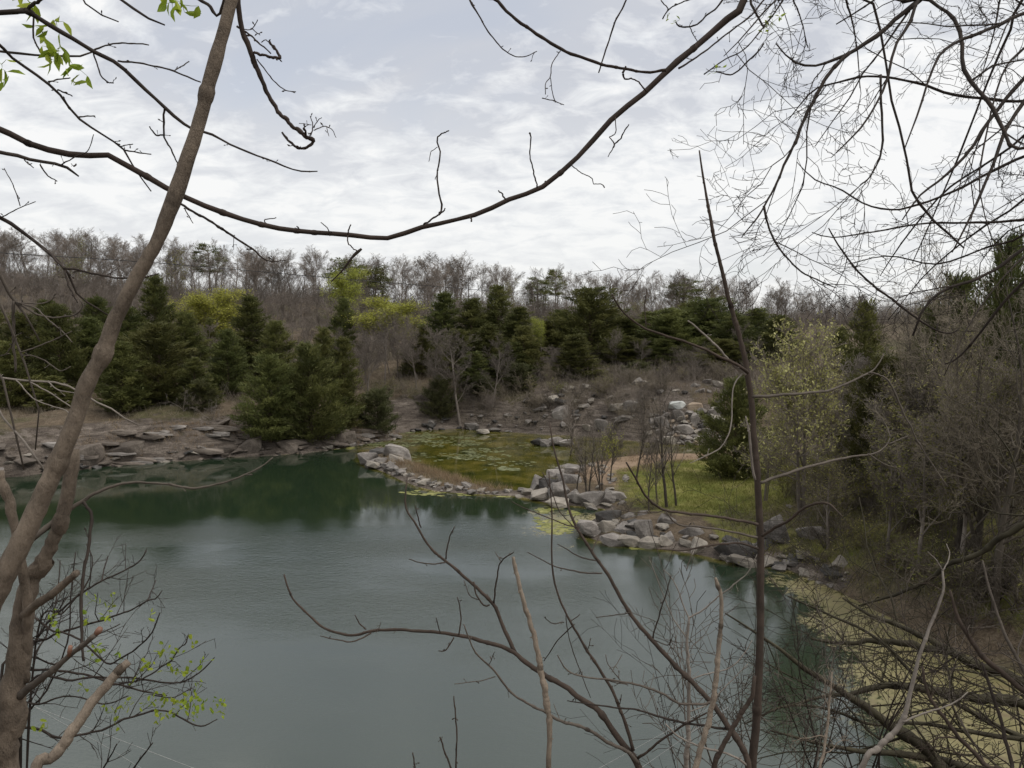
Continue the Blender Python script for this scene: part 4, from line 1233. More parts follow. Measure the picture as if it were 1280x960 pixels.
# leaning ledge slabs on the left bank and the pale rubble across the pond
for a in [(258, 300, 556, 570, 'layered dark slab at the waterline below the dead shrubs'), (300, 330, 548, 569, 'split dark ledge block under the lakeside cedars'), (345, 372, 552, 567, 'dark ledge block jutting out beneath the lakeside pair'), (408, 432, 536, 558, 'tilted slab leaning beside the narrow cedar'),
          (424, 446, 540, 558, 'second tilted slab leaning beside the narrow cedar'), (130, 175, 553, 581, 'broad layered ledge block on the left bank'), (86, 128, 556, 585, 'broad broken ledge block behind the leaning trunk'), (200, 232, 508, 524, 'grey block lying on the earth below the cedars'), (436, 452, 534, 546, 'pale block on the straw covered point')]:
    cxp = (a[0] + a[1]) / 2
    d0 = gnd(cxp, a[3], .1)[1]
    dd = d0
    for _ in range(40):
        if at(cxp, a[3], dd)[2] <= H(at(cxp, a[3], dd)[0], dd):
            break
        dd += .3
    boulder(a[0], a[1], a[2], a[3], 'rock_brown', a[4], 'ledge blocks on the left bank', k=3, deep=.7, depth=dd, z=at(cxp, a[3], dd)[2] - .1, cat='rock', name='ledge_block', tilt=.18)


for i in range(299):
    px, py = rng.uniform(812, 904), rng.uniform(515, 556)
    p = on_ground(px, py)
    mt = ['rock', 'rock_pale', 'rock', 'rock_pale', 'rock_orange'][int(rng.integers(0, 5))]
    w = .32 * math.exp(rng.normal(0, .6))
    o = link_mesh('rubble_stone', RK[mt][int(rng.integers(0, 5))])
    o.location = (p[0], p[1], H(p[0], p[1]) - .1)
    o.rotation_euler = (rng.normal(0, .3), rng.normal(0, .3), rng.uniform(0, 6.28))
    o.scale = (w * 1.3, w, w * .7)
    tag(o, 'pale broken stone in the rubble slope across the pond', 'stone', 'rubble stones across the pond')
for a in [(836, 862, 501, 512, 'rock_white', 'white slab on top of the rubble slope'), (856, 880, 503, 514, 'rock_orange', 'ochre slab beside the white one on the rubble slope'), (826, 850, 545, 556, 'rock_pale', 'long pale stone at the foot of the rubble'), (866, 884, 545, 554, 'rock_pale', 'pale flat stone at the right foot of the rubble'),
          (840, 858, 512, 528, 'rock', 'grey block under the white slab'), (862, 876, 516, 530, 'rock', 'grey block under the ochre slab'), (820, 840, 520, 536, 'rock', 'dark grey block left of the white slab'), (884, 906, 508, 524, 'rock', 'grey block at the upper right of the rubble'), (845, 870, 530, 542, 'rock', 'broad grey block in the middle of the rubble'),
          (775, 800, 500, 514, 'rock', 'grey outcrop on the slope left of the rubble'), (740, 765, 524, 540, 'rock', 'pale grey outcrop low on the slope by the pond'), (690, 716, 508, 524, 'rock', 'grey outcrop on the slope above the islet')]:
    p = on_ground((a[0] + a[1]) / 2, a[3])
    boulder(*a[:6], grp='blocks of the rubble slope', k=3, depth=p[1], z=p[2] - .1, deep=.6, cat='rock', name='rubble_block')
# ------------------------------------------------------------------ foreground branches
def line3(pts, d0, d1, tail=None, head=None, n=None):
    """traced branch -> smooth 3-D axis with radii; pts (px, py, thickness px); real depth runs d0 -> d1 along it"""
    P = np.array(pts, float)
    if P.shape[1] == 2:
        P = np.hstack([P, np.full((len(P), 1), 2.0)])
    seg = np.linalg.norm(np.diff(P[:, :2], axis=0), axis=1)
    cum = np.concatenate([[0], np.cumsum(seg)])
    dep = d0 + (d1 - d0) * cum / cum[-1]
    W = np.array([at(a, b, d) for (a, b, _), d in zip(P, dep)])
    R = P[:, 2] * dep / F / 2
    if tail is not None:
        W = np.vstack([W, np.atleast_2d(tail)])
        R = np.concatenate([R, np.full(len(np.atleast_2d(tail)), R[-1] * 1.15)])
    if head is not None:
        W = np.vstack([np.atleast_2d(head), W])
        R = np.concatenate([np.full(len(np.atleast_2d(head)), R[0] * 1.15), R])
    seg = np.linalg.norm(np.diff(W, axis=0), axis=1).sum()
    n = n or int(np.clip(len(W) * 5, 8, 90))
    Q = smooth_line(np.hstack([W, R[:, None]]), n)
    return Q[:, :3], np.maximum(Q[:, 3], 0.0006)


def spurs(T, A, R, count, ln, rad=None, buds=True, up=.15):
    """short side twigs with swollen buds"""
    n = len(A)
    for _ in range(count):
        i = int(rng.integers(1, n - 1))
        ax = unit(A[i + 1] - A[i - 1])
        d = unit(ax * rng.uniform(.2, 1) * (1 if rng.uniform() < .5 else -1) + unit(rng.normal(0, 1, 3)) + [0, 0, up])
        L = ln * rng.uniform(.2, 1.2)
        r = min((rad or .0012), R[i] * .8) * rng.uniform(.7, 1.2)
        p1 = A[i] + d * L * .5
        p2 = p1 + unit(d + rng.normal(0, .35, 3)) * L * .5
        T.add([A[i], p1, p2], [r * 1.3, r, r * .8], 4)
        if buds:
            T.add([p2, p2 + d * r * 3, p2 + d * r * 7], [r, r * 2.0, r * .4], 4)
        if rng.uniform() < .5:
            q = p1 + unit(d + rng.normal(0, .8, 3)) * L * .35
            T.add([p1, (p1 + q) / 2 + rng.normal(0, L * .03, 3), q], [r * .9, r * .7, r * .6], 3)


def nodes(T, A, R, count, k=1.22):
    for _ in range(count):
        i = int(rng.integers(1, len(A) - 1))
        ax = unit(A[i + 1] - A[i - 1])
        r = R[i]
        T.add([A[i] - ax * r * 1.6, A[i] - ax * r * .6, A[i] + ax * r * .6, A[i] + ax * r * 1.6], [r * .9, r * k, r * k * .96, r * .9], 7)


def rough(A, R, amp, fr=1.0):
    """small natural wander and knobbly thickness"""
    n = len(A)
    t = np.arange(n)
    ph = rng.uniform(0, 6, 6)
    J = np.stack([np.sin(t * .9 * fr + ph[0]) + .6 * np.sin(t * 2.1 * fr + ph[1]), np.sin(t * 1.1 * fr + ph[2]), np.sin(t * .8 * fr + ph[3]) + .6 * np.sin(t * 1.9 * fr + ph[4])], 1)
    return A + J * R[:, None] * amp, R * (1 + min(amp, .2) * .35 * np.sin(t * 1.7 + ph[5]) + rng.normal(0, .03, n))


def branch(name, pts, d0, d1, mat, parent=None, sides=7, spur=0, sl=.05, knot=0, wander=.25, twigs=(), tw_mat=None, tail=None, head=None, sr=None, extra=None):
    T = Tubes()
    A, R = line3(pts, d0, d1, tail, head)
    A, R = rough(A, R, wander)
    T.add(A, R, sides, True)
    if spur:
        spurs(T, A, R, spur, sl, sr)
    if knot:
        nodes(T, A, R, knot)
    for tw in twigs:
        px, kw = (tw, {}) if isinstance(tw, list) else tw
        j = np.array(px, float)
        # depth of the parent at the twig's first point
        k = int(np.argmin(np.linalg.norm(np.array(pts, float)[:, :2] - j[0, :2], axis=1)))
        dd = d0 + (d1 - d0) * k / max(1, len(pts) - 1)
        a, r = line3(px, dd, dd + kw.get('dz', rng.uniform(-.12, .12)))
        a, r = rough(a, r, .35)
        T.add(a, r, 5, True)
        spurs(T, a, r, kw.get('spur', 2), sl * .6, sr)
    if extra:
        extra(T, A, R)
    o = link_mesh(name, T.mesh(name, M[mat]), parent)
    return o, A, R


def root_of(px, py, d):
    p = at(px, py, d)
    return np.array([p[0], p[1], H(p[0], p[1]) - .15])


def thing(name, loc, label, cat, group=None):
    e = empty(name, loc)
    return tag(e, label, cat, group)


def keep(o, e):
    """parent o to e without moving it"""
    o.parent = e
    o.matrix_parent_inverse = e.matrix_basis.inverted()
    return o


def leaf_shape(c, d, nrm, L, Wd, rd=False):
    """a folded pointed leaf as four small faces"""
    d = unit(d)
    s = unit(np.cross(d, nrm))
    up = np.cross(s, d)
    pts = [(0, 0), (.3, .62), (.75, .75), (1, 0.12)] if rd else [(0, 0), (.3, .42), (.62, .5), (1, 0)]
    F_ = []
    for sg in (1, -1):
        row = [c + d * L * t + s * sg * Wd * w_ + up * abs(w_) * Wd * .35 - up * L * .25 * t * t for t, w_ in pts]
        mid = [c + d * L * t - up * L * .25 * t * t for t, _ in pts]
        F_.append([mid[0], row[1], row[2], mid[2]])
        F_.append([mid[2], row[2], row[3], row[3] + s * 1e-4])
    return F_


def leaf_clusters(spots, mat, n, L, hang, spread, parent, name='leaf_cluster', rd=False):
    for (px, py, d) in spots:
        T = Tubes()
        c0 = at(px, py, d)
        fs, ts = [], []
        for _ in range(max(2, int(n * rng.uniform(.6, 1.4)))):
            c = c0 + rng.normal(0, spread, 3)
            dr = unit(rng.normal(0, 1, 3) + [0, 0, hang])
            f = leaf_shape(c, dr, unit(rng.normal(0, 1, 3)), L * rng.uniform(.6, 1.2), L * .42 * rng.uniform(.7, 1.1), rd)
            fs += f
            ts += [rng.uniform()] * len(f)
            T.add([c0, (c0 + c) / 2 + rng.normal(0, spread * .1, 3), c], [.0012, .0009, .0006], 3)
        T.faces(np.array(fs), np.array(ts))
        o = link_mesh(name, T.mesh(name, M[mat], False))
        keep(o, parent)


def make(name, base, label, cat, group=None):
    e = thing(name, tuple(base), label, cat, group)
    bpy.context.view_layer.update()
    return e


def part(e, *a, **kw):
    o, A, R = branch(*a, **kw)
    keep(o, e)
    return A, R


# ---- leaning tree at the left
D = 2.0
base = root_of(0, 990, D)
e = make('leaning_tree', base, 'blurred grey brown trunk leaning across the left side in front of the lake', 'tree')
part(e, 'trunk', [(318, -110, 13.46), (304, -50, 12.67), (290, 0, 14.26), (271, 69, 15.84), (253, 137, 15.84), (237, 192, 16.63), (220, 240, 19.01), (207, 277, 17.42), (197, 300, 15.84), (180, 331, 16.63), (150, 386, 17.82), (130, 438, 19.01), (107, 485, 19.40), (85, 549, 20.59), (62, 600, 22.18), (42, 645, 23.76), (17, 697, 26.14), (-6, 742, 28.51), (-30, 800, 31.68), (-50, 870, 36.43), (-60, 960, 39.60)],
     D, D - .15, 'bark_close', sides=16, wander=.05, knot=3, tail=root_of(-62, 1000, D - .15))
part(e, 'stem', [(92, 560, 15), (90, 581, 16), (81, 635, 17), (68, 672, 16), (52, 705, 18), (36, 730, 22), (27, 790, 27), (18, 860, 30), (8, 920, 34), (0, 985, 38)], D + .04, D, 'bark_close', sides=12, wander=.10, knot=4, tail=base)
part(e, 'stem', [(-2, 590, 11), (6, 612, 12), (15, 640, 12), (20, 665, 11), (30, 720, 12), (34, 780, 12), (28, 850, 15)], D - .05, D + .02, 'bark_close', sides=9, wander=.15)
part(e, 'stub', [(96, 716, 9), (80, 730, 9.5), (62, 745, 10), (44, 756, 11), (30, 770, 12)], D - .1, D, 'bark_close', sides=9, wander=.08)
part(e, 'stub', [(119, 794, 7), (104, 806, 6.5), (86, 820, 7), (66, 838, 8), (45, 853, 9), (25, 870, 11)], D - .15, D, 'twig_grey', sides=8, wander=.15, knot=2)
for a_, b_, c_ in (((125, 786), (119, 794), 8.5), ((88, 808), (86, 820), 6)):
    T = Tubes()
    p, q = at(*a_, D - .15), at(*b_, D - .14)
    T.add([p, (p + q) / 2, q], np.array([.42, .45, .30]) * c_ * D / F, 7, True)
    keep(link_mesh('broken_tip', T.mesh('broken_tip', M['redwood'])), e)
part(e, 'branch', [(341, 572, 1.6), (320, 587, 2), (283, 602, 2.4), (242, 610, 3), (200, 604, 3), (154, 604, 3.4), (128, 613, 4), (102, 626, 5), (75, 646, 7), (46, 668, 8), (25, 690, 9)], D + .25, D, 'twig_grey', spur=6, sl=.02, wander=.25)
part(e, 'branch', [(104, 827, 3), (102, 785, 4), (102, 739, 4), (108, 697, 4), (114, 660, 4), (113, 640, 4), (104, 628, 4)], D - .1, D + .05, 'twig_dark', spur=4, sl=.03)

# broken pale stick
e = make('broken_stick', root_of(45, 975, 1.7), 'broken pale stick poking up at the lower left, sawn off tip', 'stick')
part(e, 'shaft', [(161, 827, 9), (148, 839, 11), (132, 858, 12), (112, 882, 13), (88, 918, 13), (65, 948, 14), (40, 985, 14)], 1.75, 1.65, 'bark_pale', sides=10, wander=.10, knot=4, tail=root_of(10, 1060, 1.6))

# ---- tree beyond the left border whose branches reach over the view
e = make('bare_tree', (-3.2, 2.9, H(-3.2, 2.9)), 'dark bare branches with a few fresh leaves reaching in from the upper left', 'tree')
TR = np.array([-3.1, 2.9, 0])


def to_trunk(z):
    return np.array([[-2.35, 2.85, z], [-3.05, 2.9, z - .12]])


T = Tubes()
zz0 = H(-3.2, 2.9)
A, R = rough(smooth_line([(-3.25, 2.9, zz0 - .3), (-3.1, 2.9, 14), (-3.05, 2.95, 15.5), (-3.1, 2.9, 17), (-2.9, 3, 19)], 30), np.linspace(.10, .05, 30), .1)
T.add(A, R, 12, True)
keep(link_mesh('trunk', T.mesh('trunk', M['bark_close'])), e)
part(e, 'branch', [(397, 214, 1.5), (371, 213, 2), (333, 199, 2.2), (296, 184, 2.6), (261, 167, 3), (237, 160, 3.5), (206, 134, 4.5), (179, 110, 4.6), (148, 81, 5), (117, 64, 5), (82, 43, 5.5), (52, 26, 6), (33, 14, 7), (0, 15, 6.5)], 3.0, 2.6, 'twig_dark', spur=26, sl=.035, knot=8, head=None, tail=to_trunk(15.6),
     twigs=[[(117, 64, 2.5), (131, 57, 2), (155, 54, 2), (186, 56, 1.6)], [(148, 76, 2.5), (186, 81, 2.2), (217, 89, 2.2), (251, 103, 1.8)], [(217, 89, 1.5), (236, 77, 1.4)], [(117, 65, 2), (124, 89, 1.8), (132, 101, 1.8), (142, 104, 1.5)],
            [(206, 134, 2.8), (205, 168, 2.4), (215, 189, 2), (223, 206, 1.6)], [(205, 169, 2), (194, 168, 2), (187, 158, 1.5)], [(33, 14, 5), (42, 5, 4.5), (53, -2, 4), (75, -25, 3)], [(42, 22, 2.5), (42, 45, 2), (50, 64, 2), (64, 74, 1.6)]])
part(e, 'branch', [(189, 239, 1.4), (168, 210, 2), (155, 187, 2.2), (127, 168, 2.5), (96, 146, 2.8), (82, 128, 3), (70, 112, 3.2), (38, 89, 3.4), (7, 67, 3.6), (-20, 50, 4)], 2.9, 2.5, 'twig_dark', spur=16, sl=.03, knot=6, tail=to_trunk(15.4),
     twigs=[[(60, 102, 2), (88, 97, 1.5)], [(72, 112, 2), (90, 120, 1.5)], [(98, 146, 2), (119, 145, 1.5)], [(155, 188, 2), (189, 193, 1.4)], [(150, 183, 1.5), (166, 180, 1.2)]])
part(e, 'branch', [(117, 64, 2), (100, 70, 2.4), (58, 70, 2.6), (25, 67, 3), (0, 64, 3), (-30, 60, 3.5)], 2.8, 2.6, 'twig_dark', spur=7, sl=.03, tail=to_trunk(15.5))
part(e, 'branch', [(98, 220, 2), (92, 212, 3), (78, 208, 3.6), (69, 205, 4), (34, 199, 4.4), (15, 193, 4.6), (0, 191, 5), (-30, 185, 5.5)], 2.7, 2.5, 'twig_dark', spur=6, sl=.03, knot=4, tail=to_trunk(15.1),
     twigs=[[(50, 205, 2), (58, 218, 1.7), (72, 227, 1.4)], [(92, 208, 2), (95, 206, 2)], [(75, 207, 1.8), (92, 197, 1.5), (110, 188, 1.2), (117, 168, 1)], [(30, 200, 1.5), (42, 210, 1)]])
part(e, 'branch', [(135, 394, 1.6), (115, 381, 2), (99, 371, 2.4), (88, 350, 2.6), (81, 335, 3.5), (60, 316, 4), (40, 299, 4), (20, 284, 4.4), (0, 271, 5), (-30, 262, 5)], 2.7, 2.5, 'twig_dark', spur=5, sl=.03, knot=4, tail=to_trunk(14.9),
     twigs=[[(81, 335, 3), (100, 338, 2.8), (131, 345, 2.6), (158, 348, 2.2), (180, 347, 2), (198, 342, 1.4)], [(40, 299, 3), (55, 311, 3), (70, 325, 2.8), (80, 336, 2.6)], [(82, 338, 2.6), (84, 352, 2.5), (92, 369, 2), (97, 378, 1.5)], [(131, 345, 1.8), (142, 339, 1.5), (150, 332, 1.2)], [(2, 272, 1.5), (20, 262, 1.3), (44, 252, 1)], [(25, 258, 1.2), (18, 235, 1.2), (5, 210, 1)]])
part(e, 'branch', [(50, 427, 1.8), (40, 408, 2.2), (32, 394, 2.6), (16, 375, 4), (8, 360, 4), (0, 348, 4), (-25, 325, 5)], 2.5, 2.4, 'twig_grey', spur=3, sl=.03, tail=to_trunk(14.6),
     twigs=[[(16, 376, 4), (17, 400, 3.8), (17, 430, 3.5), (20, 465, 2.5)], [(21, 379, 2.5), (53, 395, 2.2), (81, 396, 2), (97, 391, 2), (104, 382, 1.8), (96, 371, 1.5)], [(20, 378, 1.8), (53, 379, 1.6), (72, 370, 1.2)], [(20, 378, 2), (44, 385, 2), (63, 402, 1.8), (80, 416, 1.5), (90, 428, 1.2)]])
part(e, 'branch', [(44, 562, 1.6), (48, 536, 2), (48, 504, 2), (39, 479, 2.4), (32, 458, 2.5), (19, 419, 2.6), (0, 388, 3), (-25, 360, 3.4)], 2.4, 2.3, 'twig_grey', spur=9, sl=.03, tail=to_trunk(14.5),
     twigs=[[(25, 441, 2), (53, 431, 1.8), (78, 420, 1.6), (90, 414, 1.3)], [(28, 444, 2), (46, 446, 1.7), (64, 456, 1.7), (76, 464, 1.5), (88, 458, 1.2)], [(20, 420, 1.5), (10, 440, 1.4), (0, 445, 1.3)]])
part(e, 'branch', [(173, 531, 1.5), (155, 522, 2), (138, 510, 2.2), (117, 501, 2.4), (92, 486, 2.6), (67, 478, 2.6), (35, 476, 2.8), (0, 472, 3), (-40, 468, 3.4)], 2.5, 2.3, 'twig_white', spur=12, sl=.03, tail=to_trunk(14.2),
     twigs=[[(39, 478, 2.2), (64, 492, 2), (88, 508, 1.5)], [(60, 478, 1.8), (75, 488, 1.6), (100, 492, 1.3)], [(20, 475, 1.8), (45, 500, 1.6), (80, 512, 1.4), (88, 520, 1.1)]])
part(e, 'branch', [(56, 588, 2), (42, 564, 2.8), (21, 543, 3), (0, 518, 3.2), (-30, 490, 3.5)], 2.2, 2.2, 'twig_white', spur=6, sl=.03, tail=to_trunk(14.1))
part(e, 'branch', [(30, 587, 2), (25, 564, 2.6), (21, 536, 2.8), (14, 504, 3), (4, 476, 3), (-20, 440, 3.4)], 2.2, 2.2, 'twig_grey', spur=7, sl=.03, tail=to_trunk(14.3))
part(e, 'branch', [(206, 31, 2), (190, 25, 2.6), (172, 14, 3), (148, -3, 3.2), (120, -25, 3.5), (60, -50, 4)], 2.6, 2.6, 'twig_dark', spur=4, sl=.03, tail=to_trunk(16))
part(e, 'branch', [(148, 27, 1.4), (134, 22, 1.8), (120, 15, 2), (100, 0, 2.2), (70, -20, 2.6)], 2.6, 2.6, 'twig_dark', spur=3, sl=.02, tail=to_trunk(15.9))
leaf_clusters([(64, 62, 2.65), (74, 60, 2.65), (84, 72, 2.66), (94, 84, 2.66), (92, 98, 2.66), (53, 40, 2.7), (70, 26, 2.7), (206, -2, 2.6), (215, 3, 2.6), (229, 6, 2.6), (2, 80, 2.6), (6, 92, 2.6), (36, 2, 2.65), (72, 76, 2.65)], 'leaf_fresh', 5, .055, -.9, .014, e)

# ---- the long grapevine hanging across the sky
p_r = np.array([[1.55, 3.6, 17.2], [2.6, 3.8, 18.6]])
e = make('grapevine', (2.6, 3.8, 18.6), 'long dark vine sagging right across the sky with curled tendrils', 'vine')


def tend(T, A, R):
    for px in ([(548, 268, 2.6), (552, 262, 2.6), (548, 235, 2.2), (547, 215, 2), (550, 190, 2), (547, 172, 1.8), (561, 163, 1.4)], [(530, 281, 2.4), (540, 274, 2.4), (553, 265, 2), (557, 260, 1.5)], [(547, 184, 1), (539, 190, 1), (536, 202, .8)], [(548, 212, 1.2), (544, 224, 1)],
               [(672, 235, 2), (667, 215, 1.8), (662, 190, 1.6), (664, 172, 1.8), (661, 166, 2.4)], [(632, 250, 2.2), (628, 243, 2), (623, 238, 1.6)], [(714, 206, 1.4), (725, 215, 1.2), (740, 223, 1.2), (742, 230, 1.2), (752, 230, 1.2), (756, 235, 1.6)],
               [(769, 146, 1.4), (770, 165, 1.3), (762, 172, 1.3), (768, 180, 1.6), (760, 196, 1)], [(766, 184, 2), (776, 172, 1.8), (786, 155, 1.4)], [(378, 289, 2), (371, 283, 1.5)], [(344, 285, 1.6), (330, 276, 1.4), (345, 272, 1.2)],
               [(434, 294, 2), (438, 281, 1.6)], [(434, 294, 1.8), (436, 305, 1.6), (446, 314, 1.6)], [(808, 114, 2), (795, 100, 1.8), (782, 98, 2.2), (778, 92, 3), (783, 82, 2)], [(413, 295, 1.6), (409, 285, 1.3), (401, 278, 1.2)], [(588, 272, 2), (590, 277, 2.2)]):
        j = np.array(px)[:, :2].mean(0)
        a, r = line3(px, 2.9, 2.88)
        a, r = rough(a, r, .5)
        T.add(a, r, 5, True)
    a, r = line3([(452, 311, 3), (446, 316, 4.4), (440, 322, 3.4), (428, 338, 2), (414, 352, 1.4)], 2.9, 2.9)
    T.add(a, r, 6, True)


part(e, 'stem', [(-60, 130, 8), (0, 160, 7.5), (31, 177, 7.5), (69, 189, 7.5), (103, 195, 7), (134, 194, 7), (151, 203, 7), (179, 218, 7), (203, 232, 6.8), (234, 247, 6.4), (258, 258, 6.4), (299, 273, 6.4), (344, 285, 6), (378, 289, 6), (430, 293, 5.8), (487, 298, 6), (520, 286, 6), (560, 277, 5.6), (600, 266, 5.6), (640, 248, 6), (675, 236, 6), (712, 206, 6), (735, 182, 6), (766, 147, 6.4), (806, 116, 6.8), (838, 85, 7.4), (870, 58, 7.6), (905, 25, 8), (932, -4, 9)], 2.75, 3.1, 'bark_vine', sides=9, spur=10, sl=.02, knot=22, wander=.10, tail=p_r,
     head=np.array([[-3.0, 2.85, 16.3], [-2.4, 2.8, 15.75]]), extra=tend)
part(e, 'shoot', [(590, -30, 3), (620, 0, 4), (640, 20, 4), (672, 43, 4), (703, 62, 4), (745, 78, 3.6), (780, 86, 3.4), (808, 90, 3.2), (832, 88, 4)], 3.0, 2.95, 'bark_vine', spur=3, sl=.02, knot=7, head=np.array([[-.3, 3.1, 16.4]]), twigs=[[(703, 60, 1.2), (690, 80, 1.2), (688, 96, 1.2), (682, 104, 1), (682, 118, 1.1)], [(688, 96, 1), (690, 112, 1), (694, 126, 1.2), (705, 131, 1)], [(678, 123, 1.2), (694, 126, 1.2)]])
part(e, 'shoot', [(671, 64, 1), (655, 71, 1.2), (636, 67, 1.4), (615, 46, 1.6), (600, 22, 1.8), (590, 5, 2.4), (583, -10, 2.6)], 3.0, 3.05, 'bark_vine', spur=5, sl=.03, knot=2)
part(e, 'shoot', [(748, 91, 1.6), (755, 70, 1.8), (768, 30, 2), (783, 0, 2), (795, -30, 2.2)], 3.0, 3.0, 'bark_vine', spur=3, sl=.02)
part(e, 'shoot', [(848, 86, 2.4), (880, 65, 2), (905, 45, 2), (938, 20, 2), (955, 0, 2), (980, -20, 2)], 3.05, 3.1, 'bark_vine', spur=6, sl=.03)

# ---- crooked branch hanging beside the leaning trunk
e = make('hanging_branch', at(290, -80, 2.15), 'dark crooked branch hanging right of the leaning trunk, hooked at its tip', 'branch')
part(e, 'branch', [(352, 165, 2.5), (364, 179, 3), (378, 186, 3.4), (392, 177, 4), (385, 172, 5), (364, 156, 4.6), (344, 134, 5), (327, 100, 5.4), (315, 69, 6.5), (303, 38, 6.5), (299, 10, 6), (297, -20, 6), (292, -80, 7)], 2.15, 2.1, 'bark_vine', sides=8, knot=8, spur=4, sl=.015,
     twigs=[[(318, 66, 3.5), (333, 70, 3.4), (348, 73, 4), (350, 70, 3.5), (343, 60, 3), (337, 52, 3)], [(343, 62, 1.5), (333, 50, 1.2), (327, 53, 1)], [(296, 33, 2.6), (310, 42, 2.4), (325, 55, 2), (339, 67, 1.6)], [(305, 37, 1.2), (315, 36, 1.2), (322, 25, 1)], [(315, 36, 1.2), (325, 44, 1)], [(321, 74, 1.6), (344, 103, 1.5), (358, 113, 1.3), (370, 115, 1.2)],
            [(383, 170, 3), (380, 160, 3)], [(388, 170, 2), (391, 158, 1.4), (388, 145, 1)], [(392, 163, 1.4), (405, 158, 1.2), (415, 162, 1), (420, 172, .8)], [(391, 160, 1.2), (398, 150, 1), (402, 147, .8)], [(408, 158, 1), (411, 170, .8)], [(389, 156, 1), (374, 154, .8)]])
part(e, 'branch', [(275, 16, 3.5), (262, 8, 4), (248, -2, 4), (215, -25, 5)], 2.2, 2.2, 'twig_dark', spur=2, sl=.02, head=np.array([at(292, -60, 2.15)]))
e = make('bare_twig', at(225, 255, 2.1), 'thin knotty twig below the vine, just right of the leaning trunk', 'twig')
part(e, 'stem', [(358, 325, 1), (340, 327, 1.4), (327, 322, 1.8), (318, 313, 2.4), (292, 296, 2.8), (265, 278, 3), (230, 258, 3.2), (215, 248, 4)], 2.2, 2.05, 'twig_dark', spur=8, sl=.012, knot=9, twigs=[[(230, 260, 1.5), (236, 270, 1.3), (241, 279, 1)], [(292, 297, .8), (292, 312, .7)]])

# ---- the slender sapling
DS = 2.6
base = root_of(938, 1000, DS)
e = make('sapling', base, 'slender upright sapling with long side branches, right of the middle', 'sapling')
part(e, 'trunk', [(874, 188, 1.8), (878, 215, 2.6), (882, 240, 3.0), (888, 272, 3.94), (893, 300, 4.26), (903, 340, 4.76), (910, 370, 5.25), (920, 405, 5.74), (928, 435, 6.23), (934, 465, 7.38), (939, 500, 7.38), (943, 550, 7.71), (947, 600, 8.53), (950, 660, 9.02), (951, 720, 9.35), (950, 790, 9.68), (948, 860, 10.00), (945, 905, 10.33), (940, 960, 11.48)], DS + .15, DS, 'bark_sap', sides=12, spur=10, sl=.008, knot=10, wander=.06, tail=base)
for pts, d0, d1, mt, tws in [
        ([(765, 368, 1.64), (775, 385, 2.13), (790, 400, 2.46), (810, 412, 2.79), (840, 422, 3.12), (870, 432, 3.28), (900, 446, 3.77), (925, 458, 4.10), (934, 466, 4.92)], DS - .35, DS, 'bark_sap', [[(808, 411, 1.31), (806, 385, 1.23), (808, 360, 0.98)]]),
        ([(860, 401, 1.64), (868, 407, 2.13), (880, 418, 2.46), (893, 430, 2.79), (905, 443, 2.95), (915, 455, 3.28), (932, 468, 4.10)], DS - .1, DS, 'twig_white', []),
        ([(1105, 442, 1.31), (1098, 455, 1.64), (1088, 465, 2.13), (1059, 479, 2.79), (1040, 487, 3.12), (1022, 490, 3.28), (985, 493, 3.61), (942, 496, 4.10)], DS + .5, DS, 'twig_grey', [[(1086, 466, 2.46), (1098, 468, 2.46), (1109, 475, 2.46), (1117, 487, 2.46), (1122, 500, 2.46), (1130, 518, 2.30), (1138, 533, 2.13), (1148, 553, 1.97), (1159, 571, 1.64), (1184, 608, 1.23)]]),
        ([(1113, 546, 1.23), (1108, 557, 1.64), (1092, 567, 2.13), (1063, 571, 2.62), (1040, 576, 3.12), (1005, 585, 3.61), (975, 595, 3.94), (951, 603, 4.43)], DS + .4, DS, 'twig_grey', [[(1110, 555, 1.64), (1135, 545, 1.31)], [(1085, 567, 1.64), (1105, 580, 1.64), (1122, 586, 1.31), (1130, 600, 1.15)], [(1113, 546, 1.23), (1107, 530, 1.15), (1100, 520, 0.82)]]),
        ([(1053, 646, 1.64), (1047, 640, 1.97), (1034, 629, 2.79), (1009, 633, 3.28), (984, 652, 3.61), (968, 660, 3.77), (953, 670, 4.10)], DS - .3, DS, 'bark_sap', []),
        ([(783, 578, 1.97), (790, 590, 2.46), (797, 603, 2.79), (806, 618, 2.95), (817, 630, 3.12), (833, 638, 3.28), (860, 642, 3.44), (890, 645, 3.44), (920, 650, 3.61), (947, 655, 3.94)], DS - .4, DS, 'bark_sap', [[(833, 638, 1.31), (815, 641, 1.31), (790, 640, 0.98), (770, 636, 0.82)]]),
        ([(833, 640, 1.64), (842, 652, 2.13), (853, 657, 2.30), (870, 658, 2.46), (900, 662, 2.62), (925, 667, 2.79), (946, 672, 3.28)], DS - .25, DS, 'twig_grey', []),
        ([(820, 686, 1.31), (845, 688, 1.97), (862, 687, 2.30), (880, 683, 2.46), (913, 679, 2.62), (930, 680, 2.79), (948, 686, 3.28)], DS - .2, DS, 'bark_sap', [[(867, 686, 1.15), (862, 700, 1.07), (858, 713, 1.31)]]),
        ([(862, 579, 0.82), (880, 571, 1.31), (900, 560, 1.48), (911, 542, 1.64), (915, 520, 1.64), (915, 500, 1.64), (918, 480, 1.64), (932, 462, 1.97)], DS - .1, DS, 'twig_white', []),
        ([(932, 520, 1.64), (937, 545, 2.79), (940, 580, 3.12), (944, 600, 3.28)], DS - .04, DS - .02, 'twig_white', [])]:
    part(e, 'branch', pts, d0, d1, mt, spur=2, sl=.02, knot=2, wander=.18, twigs=tws)

